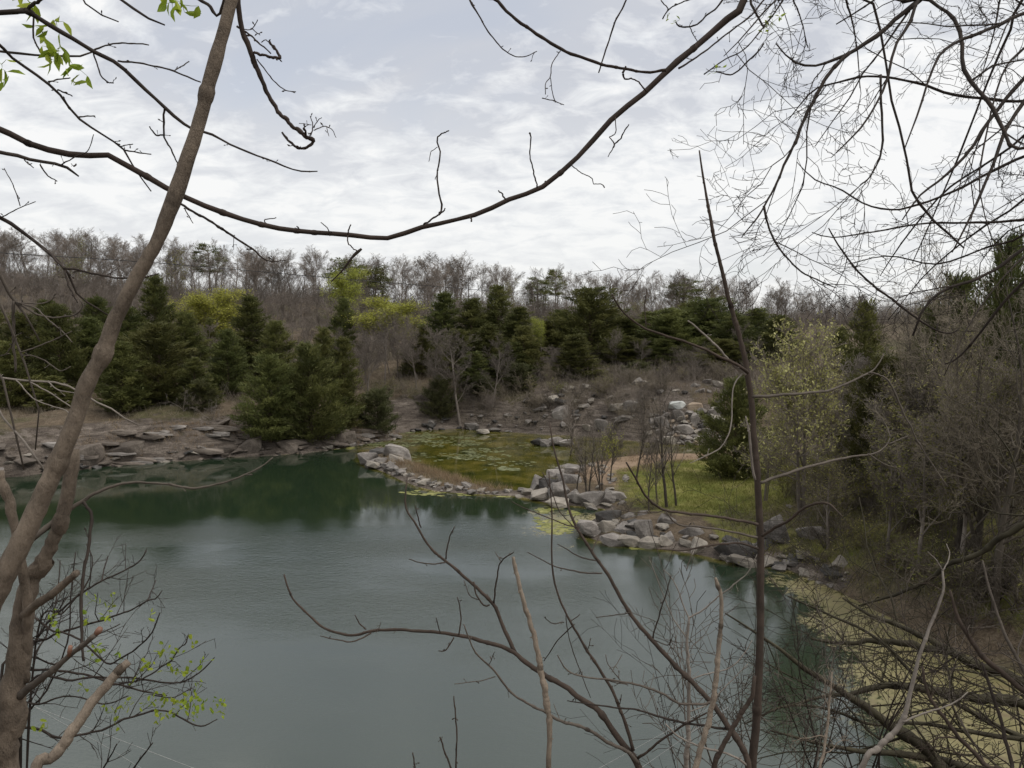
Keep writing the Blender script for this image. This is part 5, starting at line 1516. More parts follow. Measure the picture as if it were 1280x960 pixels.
# ---- stems of the lower middle
b2 = root_of(806, 1000, 2.7)
e = make('bare_sapling', b2, 'low spreading sapling whose forked branches reach left over the water', 'sapling')
part(e, 'stem', [(355, 718, 2), (362, 741, 2.4), (374, 757, 2.6), (404, 784, 3), (437, 794, 3.4), (464, 789, 3.6), (490, 787, 3.8), (542, 790, 4.2), (572, 794, 4.6), (602, 801, 5), (640, 814, 5.6), (662, 832, 6.4), (694, 851, 6.8), (725, 872, 7.2), (753, 894, 7.6), (775, 926, 8.2), (800, 960, 9)], 3.0, 2.7, 'bark_sap', sides=9, spur=9, sl=.018, knot=9, wander=.16, tail=b2,
     twigs=[[(464, 791, 2.2), (450, 799, 2), (434, 802, 1.8), (400, 795, 1.2)], [(458, 787, 1.8), (449, 779, 1.6), (444, 769, 1.2)], [(574, 793, 2), (576, 769, 1.8), (572, 746, 1.3)], [(567, 797, 2), (558, 812, 1.8), (548, 814, 1.3)], [(550, 790, 1.4), (545, 772, 1)], [(473, 788, 1), (476, 778, .8)]])
part(e, 'branch', [(509, 596, 1.8), (507, 632, 2.2), (520, 656, 2.6), (539, 686, 3), (557, 701, 3.4), (584, 724, 3.8), (617, 756, 4.4), (629, 784, 4.8), (644, 816, 5.4)], 3.05, 2.85, 'bark_sap', sides=8, spur=6, sl=.015, knot=6, wander=.15,
     twigs=[[(617, 754, 2.4), (620, 730, 2.2), (623, 712, 2), (627, 701, 1.8), (642, 690, 1.4)], [(627, 703, 1.4), (619, 690, 1)], [(557, 699, 2), (561, 675, 1.7), (568, 658, 1.2)], [(557, 703, 1.8), (535, 705, 1.6), (511, 699, 1.2)], [(526, 660, 1.8), (522, 645, 1.6), (519, 632, 1.1)], [(612, 757, 2.4), (604, 756, 2.2), (595, 742, 2), (592, 727, 2.2)], [(600, 750, 1.4), (588, 745, 1.2), (580, 726, 1)]])
part(e, 'branch', [(580, 780, 1.6), (587, 800, 2), (595, 817, 2.2), (614, 834, 2.6), (630, 855, 2.8), (647, 872, 3), (681, 890, 3.6), (703, 902, 4), (731, 910, 4.2), (762, 929, 4.6), (787, 941, 5), (798, 955, 5.4)], 2.55, 2.7, 'twig_grey', sides=8, spur=7, sl=.02, knot=8, wander=.22, twigs=[[(619, 846, 1.4), (600, 851, 1.3), (568, 855, 1)], [(612, 830, 1.2), (618, 815, 1)], [(700, 900, 1.2), (692, 880, 1)]])
part(e, 'branch', [(686, 590, 1.4), (690, 640, 1.8), (690, 707, 2.2), (700, 750, 2.6), (716, 782, 3), (734, 813, 3.4), (762, 857, 3.8), (778, 894, 4.2), (792, 938, 5)], 2.85, 2.7, 'bark_sap', sides=8, spur=7, sl=.02, knot=5, wander=.15, twigs=[[(718, 781, 1.8), (700, 797, 1.6), (680, 826, 1.2)], [(705, 778, 1.5), (690, 779, 1.3), (680, 771, 1)], [(712, 778, 1.4), (725, 768, 1.1)], [(735, 812, 1.4), (738, 800, 1)], [(707, 770, 1.2), (712, 800, 1.2), (722, 830, 1.2), (738, 872, 1)], [(775, 880, 1.3), (777, 868, 1)]])
part(e, 'branch', [(884, 891, 2), (859, 904, 2.6), (831, 922, 3), (812, 937, 3.2), (798, 948, 4)], 2.6, 2.7, 'bark_sap', spur=4, sl=.03, knot=2)

b3 = root_of(938, 1002, 2.55)
e = make('forked_sapling', b3, 'long slanting stem rising left from the foot of the slender sapling', 'sapling')
part(e, 'stem', [(687, 528, 1.6), (692, 560, 2), (703, 597, 2.6), (710, 633, 3), (723, 663, 3.4), (740, 690, 3.8), (762, 722, 4.4), (787, 766, 5), (816, 801, 5.6), (850, 838, 6.2), (881, 869, 6.8), (912, 910, 7.4), (937, 956, 8)], 3.0, 2.55, 'bark_sap', sides=9, spur=8, sl=.02, knot=8, wander=.14, tail=b3,
     twigs=[[(753, 716, 2), (740, 717, 2), (725, 715, 2), (694, 708, 1.6), (659, 690, 1.1)], [(745, 701, 1.8), (725, 696, 1.6), (697, 680, 1.1)], [(724, 660, 1.6), (705, 655, 1.6), (680, 645, 1.6), (655, 635, 1.4), (640, 627, 1)], [(726, 667, 1.4), (700, 640, 1.4), (690, 615, 1.3), (678, 590, 1)], [(816, 797, 2.2), (825, 766, 2), (833, 741, 1.8), (839, 719, 1.3)], [(787, 766, 1.6), (775, 768, 1.4), (760, 770, 1.3), (745, 772, 1.1)], [(740, 688, 1.6), (748, 672, 1.3)], [(818, 800, 1.4), (835, 806, 1.3), (842, 792, 1)]])
part(e, 'stem', [(943, 845, 5), (942, 867, 6), (930, 886, 6), (920, 903, 6), (905, 930, 6.6), (893, 957, 7)], 2.5, 2.5, 'bark_sap', sides=8, knot=3, wander=.12, tail=root_of(885, 1000, 2.5))
part(e, 'branch', [(697, 819, 1.4), (709, 838, 2), (730, 846, 2.2), (756, 849, 2.4), (787, 854, 2.8), (819, 863, 3), (850, 879, 3.2), (875, 880, 3.4), (890, 878, 4)], 2.5, 2.6, 'twig_grey', spur=8, sl=.03, knot=5, twigs=[[(756, 849, 1.8), (765, 852, 1.8), (785, 856, 1.4)], [(775, 850, 1.4), (760, 830, 1.2), (757, 818, 1)], [(765, 840, 1.2), (778, 818, 1)]])
part(e, 'branch', [(709, 876, 1.2), (750, 882, 2), (775, 885, 2.2), (800, 888, 2.4), (828, 897, 2.8), (859, 904, 3), (900, 910, 3.2), (918, 912, 3.6)], 2.7, 2.6, 'twig_dark', spur=8, sl=.03, knot=4)
part(e, 'branch', [(832, 905, 1.6), (850, 922, 2.4), (881, 935, 2.8), (912, 943, 3), (934, 957, 3.4)], 2.4, 2.55, 'twig_white', spur=5, sl=.02)

e = make('cut_stem', root_of(686, 990, 2.4), 'knobbly pale brown stem with a broken top standing in front of the water', 'stem')
part(e, 'stem', [(641, 696, 4), (647, 722, 5), (655, 754, 5.6), (662, 776, 6.4), (670, 804, 6.6), (675, 832, 7), (681, 863, 7.2), (686, 897, 7.2), (687, 930, 7), (686, 962, 7)], 2.45, 2.4, 'bark_pale', sides=10, spur=8, sl=.008, knot=16, wander=.15, tail=root_of(686, 1000, 2.4))
e = make('cut_stem', root_of(868, 1000, 2.4), 'knobbly stem with a splintered top beside the slender sapling', 'stem')
part(e, 'stem', [(894, 722, 3), (897, 730, 5), (901, 745, 4.6), (902, 770, 5), (900, 792, 5.4), (897, 827, 6), (893, 867, 6.6), (885, 905, 7), (876, 935, 7.4), (868, 970, 8)], 2.5, 2.4, 'bark_pale', sides=10, spur=8, sl=.008, knot=14, wander=.15, tail=root_of(866, 1010, 2.4))
e = make('pale_sapling', root_of(858, 1000, 4.0), 'thin pale sapling with fine twigs left of the splintered stem', 'sapling')
part(e, 'stem', [(861, 770, 3), (859, 810, 4), (862, 854, 4.6), (861, 910, 5.4), (858, 960, 6)], 4.0, 4.0, 'twig_white', sides=8, spur=10, sl=.08, knot=6, tail=root_of(858, 1000, 4.0),
     twigs=[[(861, 774, 2), (850, 745, 1.8), (842, 726, 1.4), (830, 712, 1)], [(861, 772, 2.4), (878, 763, 2.2), (895, 748, 2), (912, 735, 1.8), (935, 715, 1.4), (948, 690, 1)], [(860, 800, 1.8), (840, 770, 1.6), (822, 725, 1.2), (812, 700, 1)], [(861, 850, 2), (885, 842, 1.8), (912, 835, 1.6), (932, 815, 1.4), (940, 800, 1)], [(860, 890, 1.6), (885, 880, 1.6), (915, 850, 1.4), (935, 830, 1)]])
for pts, lab in [([(567, 870, 1.6), (569, 890, 2), (571, 922, 2.2), (569, 975, 2.6)], 'tallest of three thin shoots at the bottom edge over the water'), ([(550, 921, 2), (556, 940, 2.2), (568, 972, 2.6)], 'short bent shoot at the bottom edge over the water'), ([(516, 941, 1.6), (518, 955, 2), (520, 975, 2.2)], 'shortest shoot at the bottom edge over the water')]:
    e = make('shoot', root_of(pts[-1][0], 1000, 2.6), lab, 'shoot', 'shoots at the bottom edge')
    part(e, 'stem', pts, 2.6, 2.6, 'bark_sap', sides=6, spur=4, sl=.012, tail=root_of(pts[-1][0], 1000, 2.6))

# ---- bush with fresh leaves at the lower left
base = root_of(20, 1010, 3.9)
e = make('leafing_bush', base, 'thin dark bush with small bright green leaves at the lower left', 'bush')
BB = [[(272, 899, 1.4), (250, 908, 2), (231, 900, 2.2), (203, 888, 2.4), (162, 897, 2.8), (125, 913, 3), (78, 922, 3.4), (16, 924, 4)], [(209, 870, 1.6), (175, 863, 2.4), (141, 854, 2.8), (94, 841, 3), (41, 838, 3.4), (0, 850, 4)],
      [(183, 688, 1.4), (174, 702, 2), (156, 713, 2.2), (128, 726, 2.4), (103, 741, 2.6), (62, 776, 3), (37, 815, 3.4), (15, 870, 4)], [(203, 738, 1.2), (195, 748, 1.6), (184, 751, 2), (162, 763, 2.2), (125, 776, 2.6), (62, 797, 3), (20, 840, 3.4)],
      [(200, 766, 1.6), (190, 790, 2), (175, 807, 2.2), (155, 820, 2.4), (134, 829, 2.4), (100, 800, 2.6), (70, 790, 2.8), (25, 800, 3)], [(268, 822, 1.4), (256, 835, 1.8), (244, 844, 2), (219, 854, 2.2), (156, 847, 2.6), (90, 850, 3), (30, 870, 3.4)],
      [(235, 794, 1.4), (232, 804, 1.8), (225, 810, 1.8), (214, 825, 2), (200, 835, 2), (175, 850, 2.2), (140, 856, 2.6)], [(191, 929, 1.6), (181, 941, 2), (167, 960, 2.4), (140, 1000, 3)], [(146, 930, 1.4), (138, 945, 1.8), (120, 975, 2.4)],
      [(195, 725, 1.4), (188, 742, 1.8), (184, 752, 2)], [(135, 695, 1.4), (130, 712, 1.8), (127, 727, 2)], [(160, 870, 1.5), (130, 880, 1.8), (90, 870, 2), (50, 880, 2.6), (10, 900, 3)], [(108, 680, 1.4), (116, 700, 1.6), (108, 730, 2), (80, 765, 2.2), (45, 800, 2.6)],
      [(240, 860, 1.2), (215, 872, 1.5), (190, 868, 1.8)], [(150, 780, 1.3), (110, 800, 1.8), (70, 830, 2.2), (30, 845, 2.6)], [(75, 700, 1.3), (72, 740, 1.8), (60, 790, 2.2), (40, 850, 2.8)], [(95, 690, 1.3), (88, 745, 1.8), (85, 800, 2), (60, 860, 2.6), (20, 930, 3)]]
rr_ = np.random.default_rng(5)
for i, b in enumerate(BB):
    dd = 3.6 + .9 * rr_.uniform()

    def tw(T, A, R):
        P = dict(n=[4, 3, 3], s=[4, 3, 3], wob=[.18, .2, .2], up=[.06, .03, 0], taper=[.6, .5, .5], k=[3, 2], t0=[.3, .2], ang=[45, 45], len=[.5, .5], lt=[.3, .3], rr=[.7, .7], rmin=.0014, depth=1)
        for _ in range(int(len(A) / 5)):
            j = int(rng.integers(2, len(A) - 2))
            d = unit(unit(A[0] - A[-1]) + rng.normal(0, .7, 3))
            grow([T], A[j], d, rng.uniform(.08, .3), max(.0016, R[j] * .55), 0, P)
    part(e, 'branch', b, dd, 3.9, 'twig_dark', sides=5, spur=8, sl=.05, knot=3, wander=.35, extra=tw, tail=None if i in (6, 9, 10, 13) else np.array([base]))
leaf_clusters([(x / 3.2, 660 + y / 3.2, 3.85 + rr_.uniform(-.1, .15)) for x, y in [(790, 620), (665, 690), (690, 705), (720, 725), (775, 735), (815, 690), (770, 690), (700, 580), (680, 575), (650, 495), (600, 360), (450, 300), (440, 350), (435, 740), (455, 770), (580, 705), (605, 700), (380, 490), (360, 520), (880, 695), (890, 740), (840, 730), (770, 460), (812, 535), (560, 575), (240, 420), (205, 365), (700, 500), (510, 700), (345, 390), (645, 740), (370, 290), (755, 570), (600, 545), (490, 525), (190, 800), (700, 745), (740, 700), (330, 630)]], 'leaf_fresh', 6, .032, .35, .020, e, rd=True)

# ---- big tree beyond the right border with branches over the sky
TB = np.array([4.9, 4.6, H(4.9, 4.6)])
e = make('overhanging_tree', TB, 'large bare tree whose drooping dark branches fill the upper right sky', 'tree')
T = Tubes()
TP = smooth_line([(4.9, 4.6, TB[2] - .3), (4.8, 4.6, 14.5), (4.6, 4.6, 16.5), (4.2, 4.5, 18.2), (3.6, 4.4, 19.6)], 40)
T.add(*rough(TP, np.linspace(.16, .08, 40), .08), 14, True)
keep(link_mesh('trunk', T.mesh('trunk', M['bark_close'])), e)


def upto(zt, side=0.0):
    i = int(np.argmin(np.abs(TP[:, 2] - zt)))
    return np.array([TP[i]])


FINE = dict(n=[7, 5, 4], s=[4, 3, 3], wob=[.22, .30, .34], up=[-.03, .0, .03], taper=[.6, .5, .4], k=[6, 4], t0=[.15, .15], ang=[42, 45], len=[.48, .45], lt=[.35, .3], rr=[.6, .7], rmin=.0013, depth=2)


def fine(count, lo=.25, hi=.9, base=0):
    def f(T, A, R):
        n = len(A)
        for _ in range(count):
            j = int(rng.integers(1, int(n * .85)))
            ax = unit(A[max(j - 1, 0)] - A[j + 1])
            d = unit(ax + rng.normal(0, .65, 3) * [1, .6, 1])
            grow([T], A[j], d, rng.uniform(lo, hi), np.clip(R[j] * .5, .0022, .006), 0, FINE)
    return f


UR = [([(970, 54, 1.56), (992, 77, 2.34), (1022, 82, 3.12), (1060, 67, 4.21), (1097, 43, 5.46), (1124, 22, 5.77), (1150, 0, 6.24), (1200, -40, 7.02)], 4.2, 4.4, 18.2, 9), ([(927, 297, 1.25), (955, 259, 2.34), (979, 210, 3.12), (996, 172, 3.90), (1011, 137, 4.21), (1026, 109, 4.37), (1041, 86, 4.68), (1062, 66, 5.15)], 4.0, 4.25, None, 7),
      ([(1045, 360, 1.25), (1004, 341, 2.03), (981, 319, 2.34), (962, 289, 2.65), (955, 257, 3.12)], 4.0, 4.05, None, 5), ([(1045, 191, 1.56), (1075, 161, 2.34), (1097, 127, 2.65), (1109, 97, 3.12), (1120, 56, 3.43), (1139, 26, 3.74), (1148, -2, 4.06), (1180, -50, 4.68)], 3.8, 4.3, 18.4, 7),
      ([(1075, 232, 1.40), (1090, 217, 1.87), (1103, 184, 2.65), (1102, 150, 2.81), (1101, 94, 3.12)], 3.9, 4.0, None, 5), ([(1131, 186, 1.56), (1150, 135, 2.34), (1161, 97, 2.81), (1176, 67, 3.43), (1199, 52, 3.90), (1229, 39, 4.21), (1280, 17, 4.68), (1340, -10, 5.46)], 3.7, 4.2, 17.8, 7),
      ([(1300, 183, 2.34), (1266, 184, 3.90), (1255, 161, 4.68), (1240, 135, 4.99), (1221, 112, 4.99), (1206, 86, 4.99), (1201, 45, 4.84), (1187, 19, 4.21), (1161, -2, 3.90), (1130, -40, 3.90)], 3.6, 4.4, 19.2, 7), ([(1128, 275, 1.56), (1150, 244, 2.34), (1180, 221, 3.12), (1210, 191, 3.74), (1229, 161, 4.21), (1255, 127, 4.52), (1280, 97, 4.99), (1340, 30, 5.46)], 3.9, 4.2, 17.4, 9),
      ([(1190, 315, 1.56), (1202, 292, 2.34), (1221, 255, 3.12), (1240, 210, 3.74), (1255, 165, 4.21), (1280, 129, 4.68), (1340, 60, 5.46)], 3.7, 4.2, 17.0, 8), ([(985, 150, 1.09), (1015, 114, 2.03), (1041, 105, 2.34), (1075, 96, 2.65), (1105, 96, 2.81), (1150, 105, 3.12), (1202, 120, 3.43), (1280, 126, 3.90), (1350, 115, 4.68)], 4.6, 4.4, 17.2, 7),
      ([(1205, 310, 2.03), (1192, 298, 2.65), (1169, 277, 3.12), (1142, 244, 3.12), (1135, 210, 2.96), (1127, 169, 2.81), (1112, 112, 2.81), (1105, 60, 2.81), (1090, 0, 3.12), (1080, -40, 3.12)], 4.5, 4.7, 19, 5), ([(996, 202, 1.09), (1019, 225, 1.56), (1049, 236, 1.87), (1082, 255, 2.18), (1112, 262, 2.34), (1142, 258, 2.65), (1200, 235, 3.12), (1280, 195, 3.90), (1350, 170, 4.68)], 4.8, 4.4, 16.8, 8),
      ([(1141, 420, 2.34), (1147, 400, 2.81), (1162, 377, 3.12), (1185, 360, 3.59), (1215, 351, 3.90), (1240, 340, 3.90), (1260, 325, 4.21), (1280, 309, 4.68), (1350, 260, 5.46)], 4.4, 4.4, 16.2, 6), ([(1200, 410, 1.25), (1187, 417, 2.03), (1165, 410, 2.34), (1142, 395, 2.65), (1112, 372, 2.81), (1080, 347, 2.65), (1050, 310, 2.18), (1036, 285, 1.56)], 4.8, 4.9, None, 2),
      ([(1180, 455, 1.56), (1195, 449, 2.34), (1215, 430, 2.81), (1230, 410, 3.12), (1252, 380, 3.43), (1280, 352, 3.90), (1350, 300, 4.68)], 5.0, 4.6, 15.8, 3), ([(1015, 290, 1.09), (1040, 297, 1.56), (1090, 290, 1.87), (1150, 280, 2.34), (1215, 278, 2.81), (1280, 275, 3.43), (1350, 260, 3.90)], 5.0, 4.6, 16.4, 8),
      ([(905, 70, 1.09), (930, 45, 1.56), (950, 20, 1.87), (975, -5, 2.34), (1010, -40, 3.12)], 3.6, 3.9, 19, 4), ([(880, 93, 1.56), (905, 75, 1.56), (932, 60, 1.56), (965, 20, 1.87), (985, -10, 2.34)], 3.7, 3.9, None, 3),
      ([(955, 35, 1.87), (950, 60, 2.34), (945, 20, 2.65), (935, -5, 3.12), (930, -40, 3.12)], 3.9, 4.0, 19.2, 2), ([(1045, 30, 1.56), (1070, 15, 1.87), (1100, -5, 2.34), (1130, -30, 3.12)], 4.6, 4.5, 18.6, 5), ([(1010, 60, 1.09), (1000, 20, 1.56), (990, -5, 2.03), (985, -40, 2.34)], 4.4, 4.4, None, 4), ([(1075, 110, 1.09), (1070, 50, 1.56), (1058, 0, 2.34), (1050, -40, 2.34)], 4.6, 4.5, None, 4),
      ([(1225, 100, 1.09), (1240, 50, 1.56), (1250, 0, 2.34), (1255, -40, 2.34)], 4.3, 4.4, None, 5), ([(1140, 330, 1.09), (1175, 250, 1.87), (1205, 180, 2.34), (1235, 100, 2.65), (1262, 40, 3.12), (1290, -20, 3.90)], 5.0, 4.6, 18, 7), ([(1100, 345, 1.09), (1130, 300, 1.72), (1180, 240, 2.34), (1240, 200, 2.65), (1300, 150, 3.12)], 5.2, 4.6, 17, 8),
      ([(1240, 300, 1.09), (1225, 240, 1.56), (1230, 180, 2.03), (1255, 90, 2.34), (1300, 40, 3.12)], 3.5, 4.2, 17.4, 6), ([(1060, 330, 1.09), (1110, 320, 1.56), (1170, 330, 2.03), (1230, 310, 2.34), (1300, 280, 3.12)], 5.4, 4.6, 16.3, 8), ([(1110, 400, 0.94), (1160, 340, 1.56), (1220, 290, 2.34), (1300, 230, 3.12)], 5.5, 4.7, 16.8, 8),
      ([(1180, 470, 1.09), (1215, 400, 1.56), (1260, 340, 2.03), (1320, 290, 2.73)], 4.0, 4.3, 16, 5)]
for pts, d0, d1, zt, nf in UR:
    tl = None
    if zt:
        q = at(pts[-1][0], pts[-1][1], d1)
        u_ = upto(zt)
        tl = np.vstack([(q * .45 + u_[0] * .55) + [0, 0, .12], u_])
    part(e, 'branch', pts, d0, d1, 'twig_dark', sides=7, spur=10, sl=.035, knot=5, wander=.28, tail=tl, extra=fine(max(2, int(nf * .85))), sr=.0013)
leaf_clusters([(966, 28, 3.9), (958, 33, 3.9), (974, 24, 3.9), (896, 84, 3.7)], 'leaf_fresh', 5, .03, .1, .016, e)
branch_o = make('budding_twig', at(905, -60, 3.4), 'thin twig with two opening buds at the top edge beside the vine', 'twig')
part(branch_o, 'stem', [(845, 28, 1.6), (850, 33, 2), (868, 32, 2), (885, 18, 2), (900, 5, 2.2), (915, -20, 2.6)], 3.4, 3.4, 'twig_dark', spur=6, sl=.03, twigs=[[(862, 33, 1.2), (866, 42, 1.2), (872, 52, 1)], [(828, 24, 1.6), (836, 12, 1.6), (850, 4, 1.6), (870, -3, 1.8)], [(836, 12, 1.4), (826, 0, 1.4)], [(895, 89, 1.8), (915, 93, 2), (940, 72, 2), (955, 55, 2)]])
leaf_clusters([(844, 28, 3.4), (895, 84, 3.4), (835, 20, 3.4)], 'leaf_fresh', 4, .022, .1, .01, branch_o)

# ---- fallen and leaning limbs over the algae, lower right
TB2 = np.array([10.6, 11.6, H(10.6, 11.6)])
e = make('shore_tree', TB2, 'mossy tree leaning out from the right bank, dark limbs low over the algae', 'tree')
T = Tubes()
TP2 = smooth_line([(10.9, 11.4, TB2[2] - .4), (10.3, 11.6, 7.0), (9.8, 11.8, 8.6), (9.7, 12, 10.5), (10, 12, 13)], 30)
T.add(*rough(TP2, np.linspace(.26, .14, 30), .08), 14, True)
keep(link_mesh('trunk', T.mesh('trunk', M['limb_moss'])), e)
FINE2 = dict(n=[6, 4, 3], s=[4, 3, 3], wob=[.22, .24, .22], up=[.0, .0, .03], taper=[.6, .5, .4], k=[6, 4], t0=[.12, .15], ang=[45, 48], len=[.5, .48], lt=[.35, .3], rr=[.62, .7], rmin=.0042, depth=2)


def fine2(count, lo=.8, hi=2.6, fp=FINE2, r0=.006, r1=.02):
    def f(T, A, R):
        n = len(A)
        for _ in range(count):
            j = int(rng.integers(1, int(n * .8)))
            ax = unit(A[max(j - 1, 0)] - A[j + 1])
            d = unit(ax + rng.normal(0, .8, 3))
            grow([T], A[j], d, rng.uniform(lo, hi), np.clip(R[j] * .45, r0, r1), 0, fp)
    return f


LR = [([(963, 888, 2.4), (1020, 873, 4), (1060, 867, 6), (1093, 860, 8), (1133, 857, 9), (1173, 865, 11), (1213, 870, 12), (1280, 880, 13), (1330, 885, 14)], 11.5, 11.6, 8.0, 14), ([(1013, 798, 2.6), (1060, 805, 5), (1087, 800, 6.4), (1130, 805, 8), (1163, 810, 10), (1197, 820, 11), (1247, 840, 13), (1280, 853, 15), (1330, 865, 16)], 13, 11.8, 8.4, 14),
      ([(907, 767, 2), (963, 803, 4), (1013, 840, 7), (1060, 870, 9), (1093, 893, 11), (1147, 927, 14), (1173, 953, 16), (1230, 1010, 18)], 11, 9.8, 6.6, 16), ([(963, 913, 2.4), (1013, 927, 4), (1067, 937, 6), (1113, 943, 8), (1180, 950, 10), (1250, 970, 12)], 9.8, 10.2, 7.0, 10),
      ([(1073, 757, 2), (1120, 743, 4), (1163, 723, 5.4), (1190, 703, 6.4), (1230, 690, 7), (1253, 670, 7.6), (1300, 650, 9)], 14, 12.5, 11.5, 12), ([(1053, 747, 2), (1080, 765, 4), (1113, 778, 5.6), (1157, 797, 7), (1197, 820, 8)], 13, 12, None, 8),
      ([(930, 905, 2), (985, 882, 3), (1040, 888, 3.6), (1090, 905, 4), (1160, 905, 5), (1240, 920, 6), (1320, 930, 7)], 10.4, 10.8, 7.4, 9), ([(985, 745, 2), (1040, 770, 3), (1100, 800, 4), (1150, 850, 5), (1215, 890, 6), (1300, 930, 8)], 12.4, 11, 7.5, 10)]
for pts, d0, d1, zt, nf in LR:
    tl = None
    if zt:
        i = int(np.argmin(np.abs(TP2[:, 2] - zt)))
        tl = TP2[i]
    part(e, 'limb', pts, d0, d1, 'limb_moss', sides=9, spur=14, sl=.35, knot=5, wander=.28, tail=tl, extra=fine2(int(nf * .6)), sr=.006)

e = make('grey_sapling', root_of(1060, 1000, 3.4), 'crooked pale grey sapling rising in front of the algae at the lower right', 'sapling')
part(e, 'stem', [(1178, 713, 2.4), (1180, 735, 3), (1175, 752, 3.4), (1168, 770, 3.6), (1160, 790, 4), (1152, 812, 4.4), (1146, 832, 4.6), (1140, 857, 5), (1127, 903, 6.4), (1100, 933, 7), (1077, 960, 7.4)], 3.5, 3.4, 'twig_white', sides=9, spur=4, sl=.03, knot=6, wander=.12, tail=root_of(1050, 1000, 3.4), twigs=[[(1128, 902, 3), (1160, 890, 2.4), (1190, 880, 2), (1210, 865, 1.5)], [(1178, 713, 1.8), (1170, 700, 1.6), (1160, 690, 1.2)], [(1178, 715, 1.8), (1187, 695, 1.5), (1183, 680, 1.2)]])
for pts, lab, mt in [([(1187, 737, 3), (1200, 777, 5), (1220, 810, 6.4), (1247, 837, 7), (1280, 863, 7.6), (1340, 910, 9)], 'reddish stem slanting down to the right edge above the algae', 'bark_sap'), ([(1153, 833, 3), (1160, 867, 4), (1180, 897, 5), (1200, 923, 5.4), (1233, 957, 6), (1260, 985, 7)], 'curved reddish stem in the lower right corner', 'bark_sap'),
                     ([(1227, 827, 3), (1240, 867, 4), (1250, 897, 4.4), (1263, 950, 5), (1270, 990, 5)], 'thin dark stem beside the lower right corner', 'twig_dark'), ([(1228, 700, 2), (1238, 740, 3), (1255, 790, 4), (1285, 850, 5), (1320, 920, 6)], 'thin brown stem at the right edge above the mossy limbs', 'twig_grey'),
                     ([(1040, 840, 2), (1036, 890, 3), (1030, 940, 4), (1025, 980, 4)], 'short upright stub at the bottom edge right of the slender sapling', 'bark_pale')]:
    d = 4.6
    e = make('bent_stem', root_of(pts[-1][0], 1010, d), lab, 'stem')
    part(e, 'stem', pts, d + .4, d, mt, sides=8, spur=6, sl=.06, knot=3, wander=.2, tail=root_of(pts[-1][0] + 20, 1040, d), extra=fine(4, .2, .6))

# thickets low on the near bank at the right
for i, (px, py, d, h_, lab) in enumerate([(975, 960, 9.5, 2.4, 'fine twigged brush over the water right of the slender sapling'), (1035, 965, 8.5, 2.6, 'fine twigged brush at the bottom edge below the mossy limbs'), (905, 970, 8.0, 2.6, 'fine brown brush at the bottom edge left of the slender sapling'), (1100, 960, 8.0, 2.4, 'tangle of twigs at the bottom edge in front of the algae'), (1255, 930, 8.5, 3.0, 'tangle of twigs in the lower right corner'), (940, 800, 14, 2.6, 'hazy budding brush standing in the shallows behind the sapling stem')]):
    p = at(px, py, d)
    z0 = min(H(p[0], p[1]), p[2])
    T = Tubes()
    b0 = np.array([p[0], p[1], z0 - .1])
    P = dict(n=[7, 5, 4, 3], s=[5, 4, 3, 3], wob=[.14, .2, .22, .2], up=[.04, .02, 0, 0], taper=[.75, .7, .5, .4], k=[7, 5, 2], t0=[.35, .15, .1], ang=[40, 48, 48], len=[.4, .5, .5], lt=[.2, .3, .3], rr=[.6, .62, .7], rmin=.0036, depth=2)
    top = p[2] + h_ * .75 - z0
    for _ in range(4):
        grow([T], b0 + rng.normal(0, .25, 3) * [1, 1, 0], (rng.normal(0, .28), rng.normal(0, .28), 1), top * rng.uniform(.75, 1.1), .014, 0, P)
    e = make('brush', b0, lab, 'brush', 'brush on the near right bank')
    keep(link_mesh('stems', T.mesh('brush_stems', M['twig_dark' if i % 2 else 'twig_grey'])), e)

# ---- cable and wires
def wire(name, pts, r, mat, lab, cat, grp=None):
    T = Tubes()
    A = smooth_line(pts, 40)
    T.add(A, np.full(40, r), 6, True)
    o = link_mesh(name, T.mesh(name, M[mat]))
    tag(o, lab, cat, grp)


wire('power_cable', [at(-120, 303, 90), at(0, 316, 100), at(200, 329, 120), at(470, 352, 150), at(720, 372, 180)], .05, 'cable', 'thin dark cable slung across the wooded hillside', 'cable')
for (a, b, c, lab) in [((60, 890, 5.0), (150, 925, 5.1), (262, 968, 5.2), 'upper pale wire running down to the right behind the leafing bush'), ((80, 905, 5.2), (130, 932, 5.3), (200, 975, 5.4), 'lower pale wire running down to the right behind the leafing bush'), ((735, 968, 5.0), (790, 938, 5.1), (850, 905, 5.2), 'upper pale wire slanting up behind the low sapling'), ((790, 968, 5.2), (830, 940, 5.3), (880, 905, 5.4), 'lower pale wire slanting up behind the low sapling')]:
    pa, pc = at(*a), at(*c)
    ext = (pc - pa) * .35
    wire('wire', [pa - ext, pa, at(*b), pc, pc + ext], .0018, 'wire', lab, 'wire', 'pale wires on the near bank')
# ------------------------------------------------------------------ sky and sun
w = bpy.data.worlds.new('World')
scene.world = w
w.use_nodes = True
nt = w.node_tree
bg = nt.nodes['Background']
SUN_EL, SUN_AZ = math.radians(62), math.radians(115)     # azimuth clockwise from +y


def wn(typ, ins=None, **kw):
    nd = nt.nodes.new(typ)
    for k, v in kw.items():
        setattr(nd, k, v)
    for k, v in (ins or {}).items():
        if isinstance(v, bpy.types.NodeSocket):
            nt.links.new(v, nd.inputs[k])
        else:
            nd.inputs[k].default_value = v
    return nd


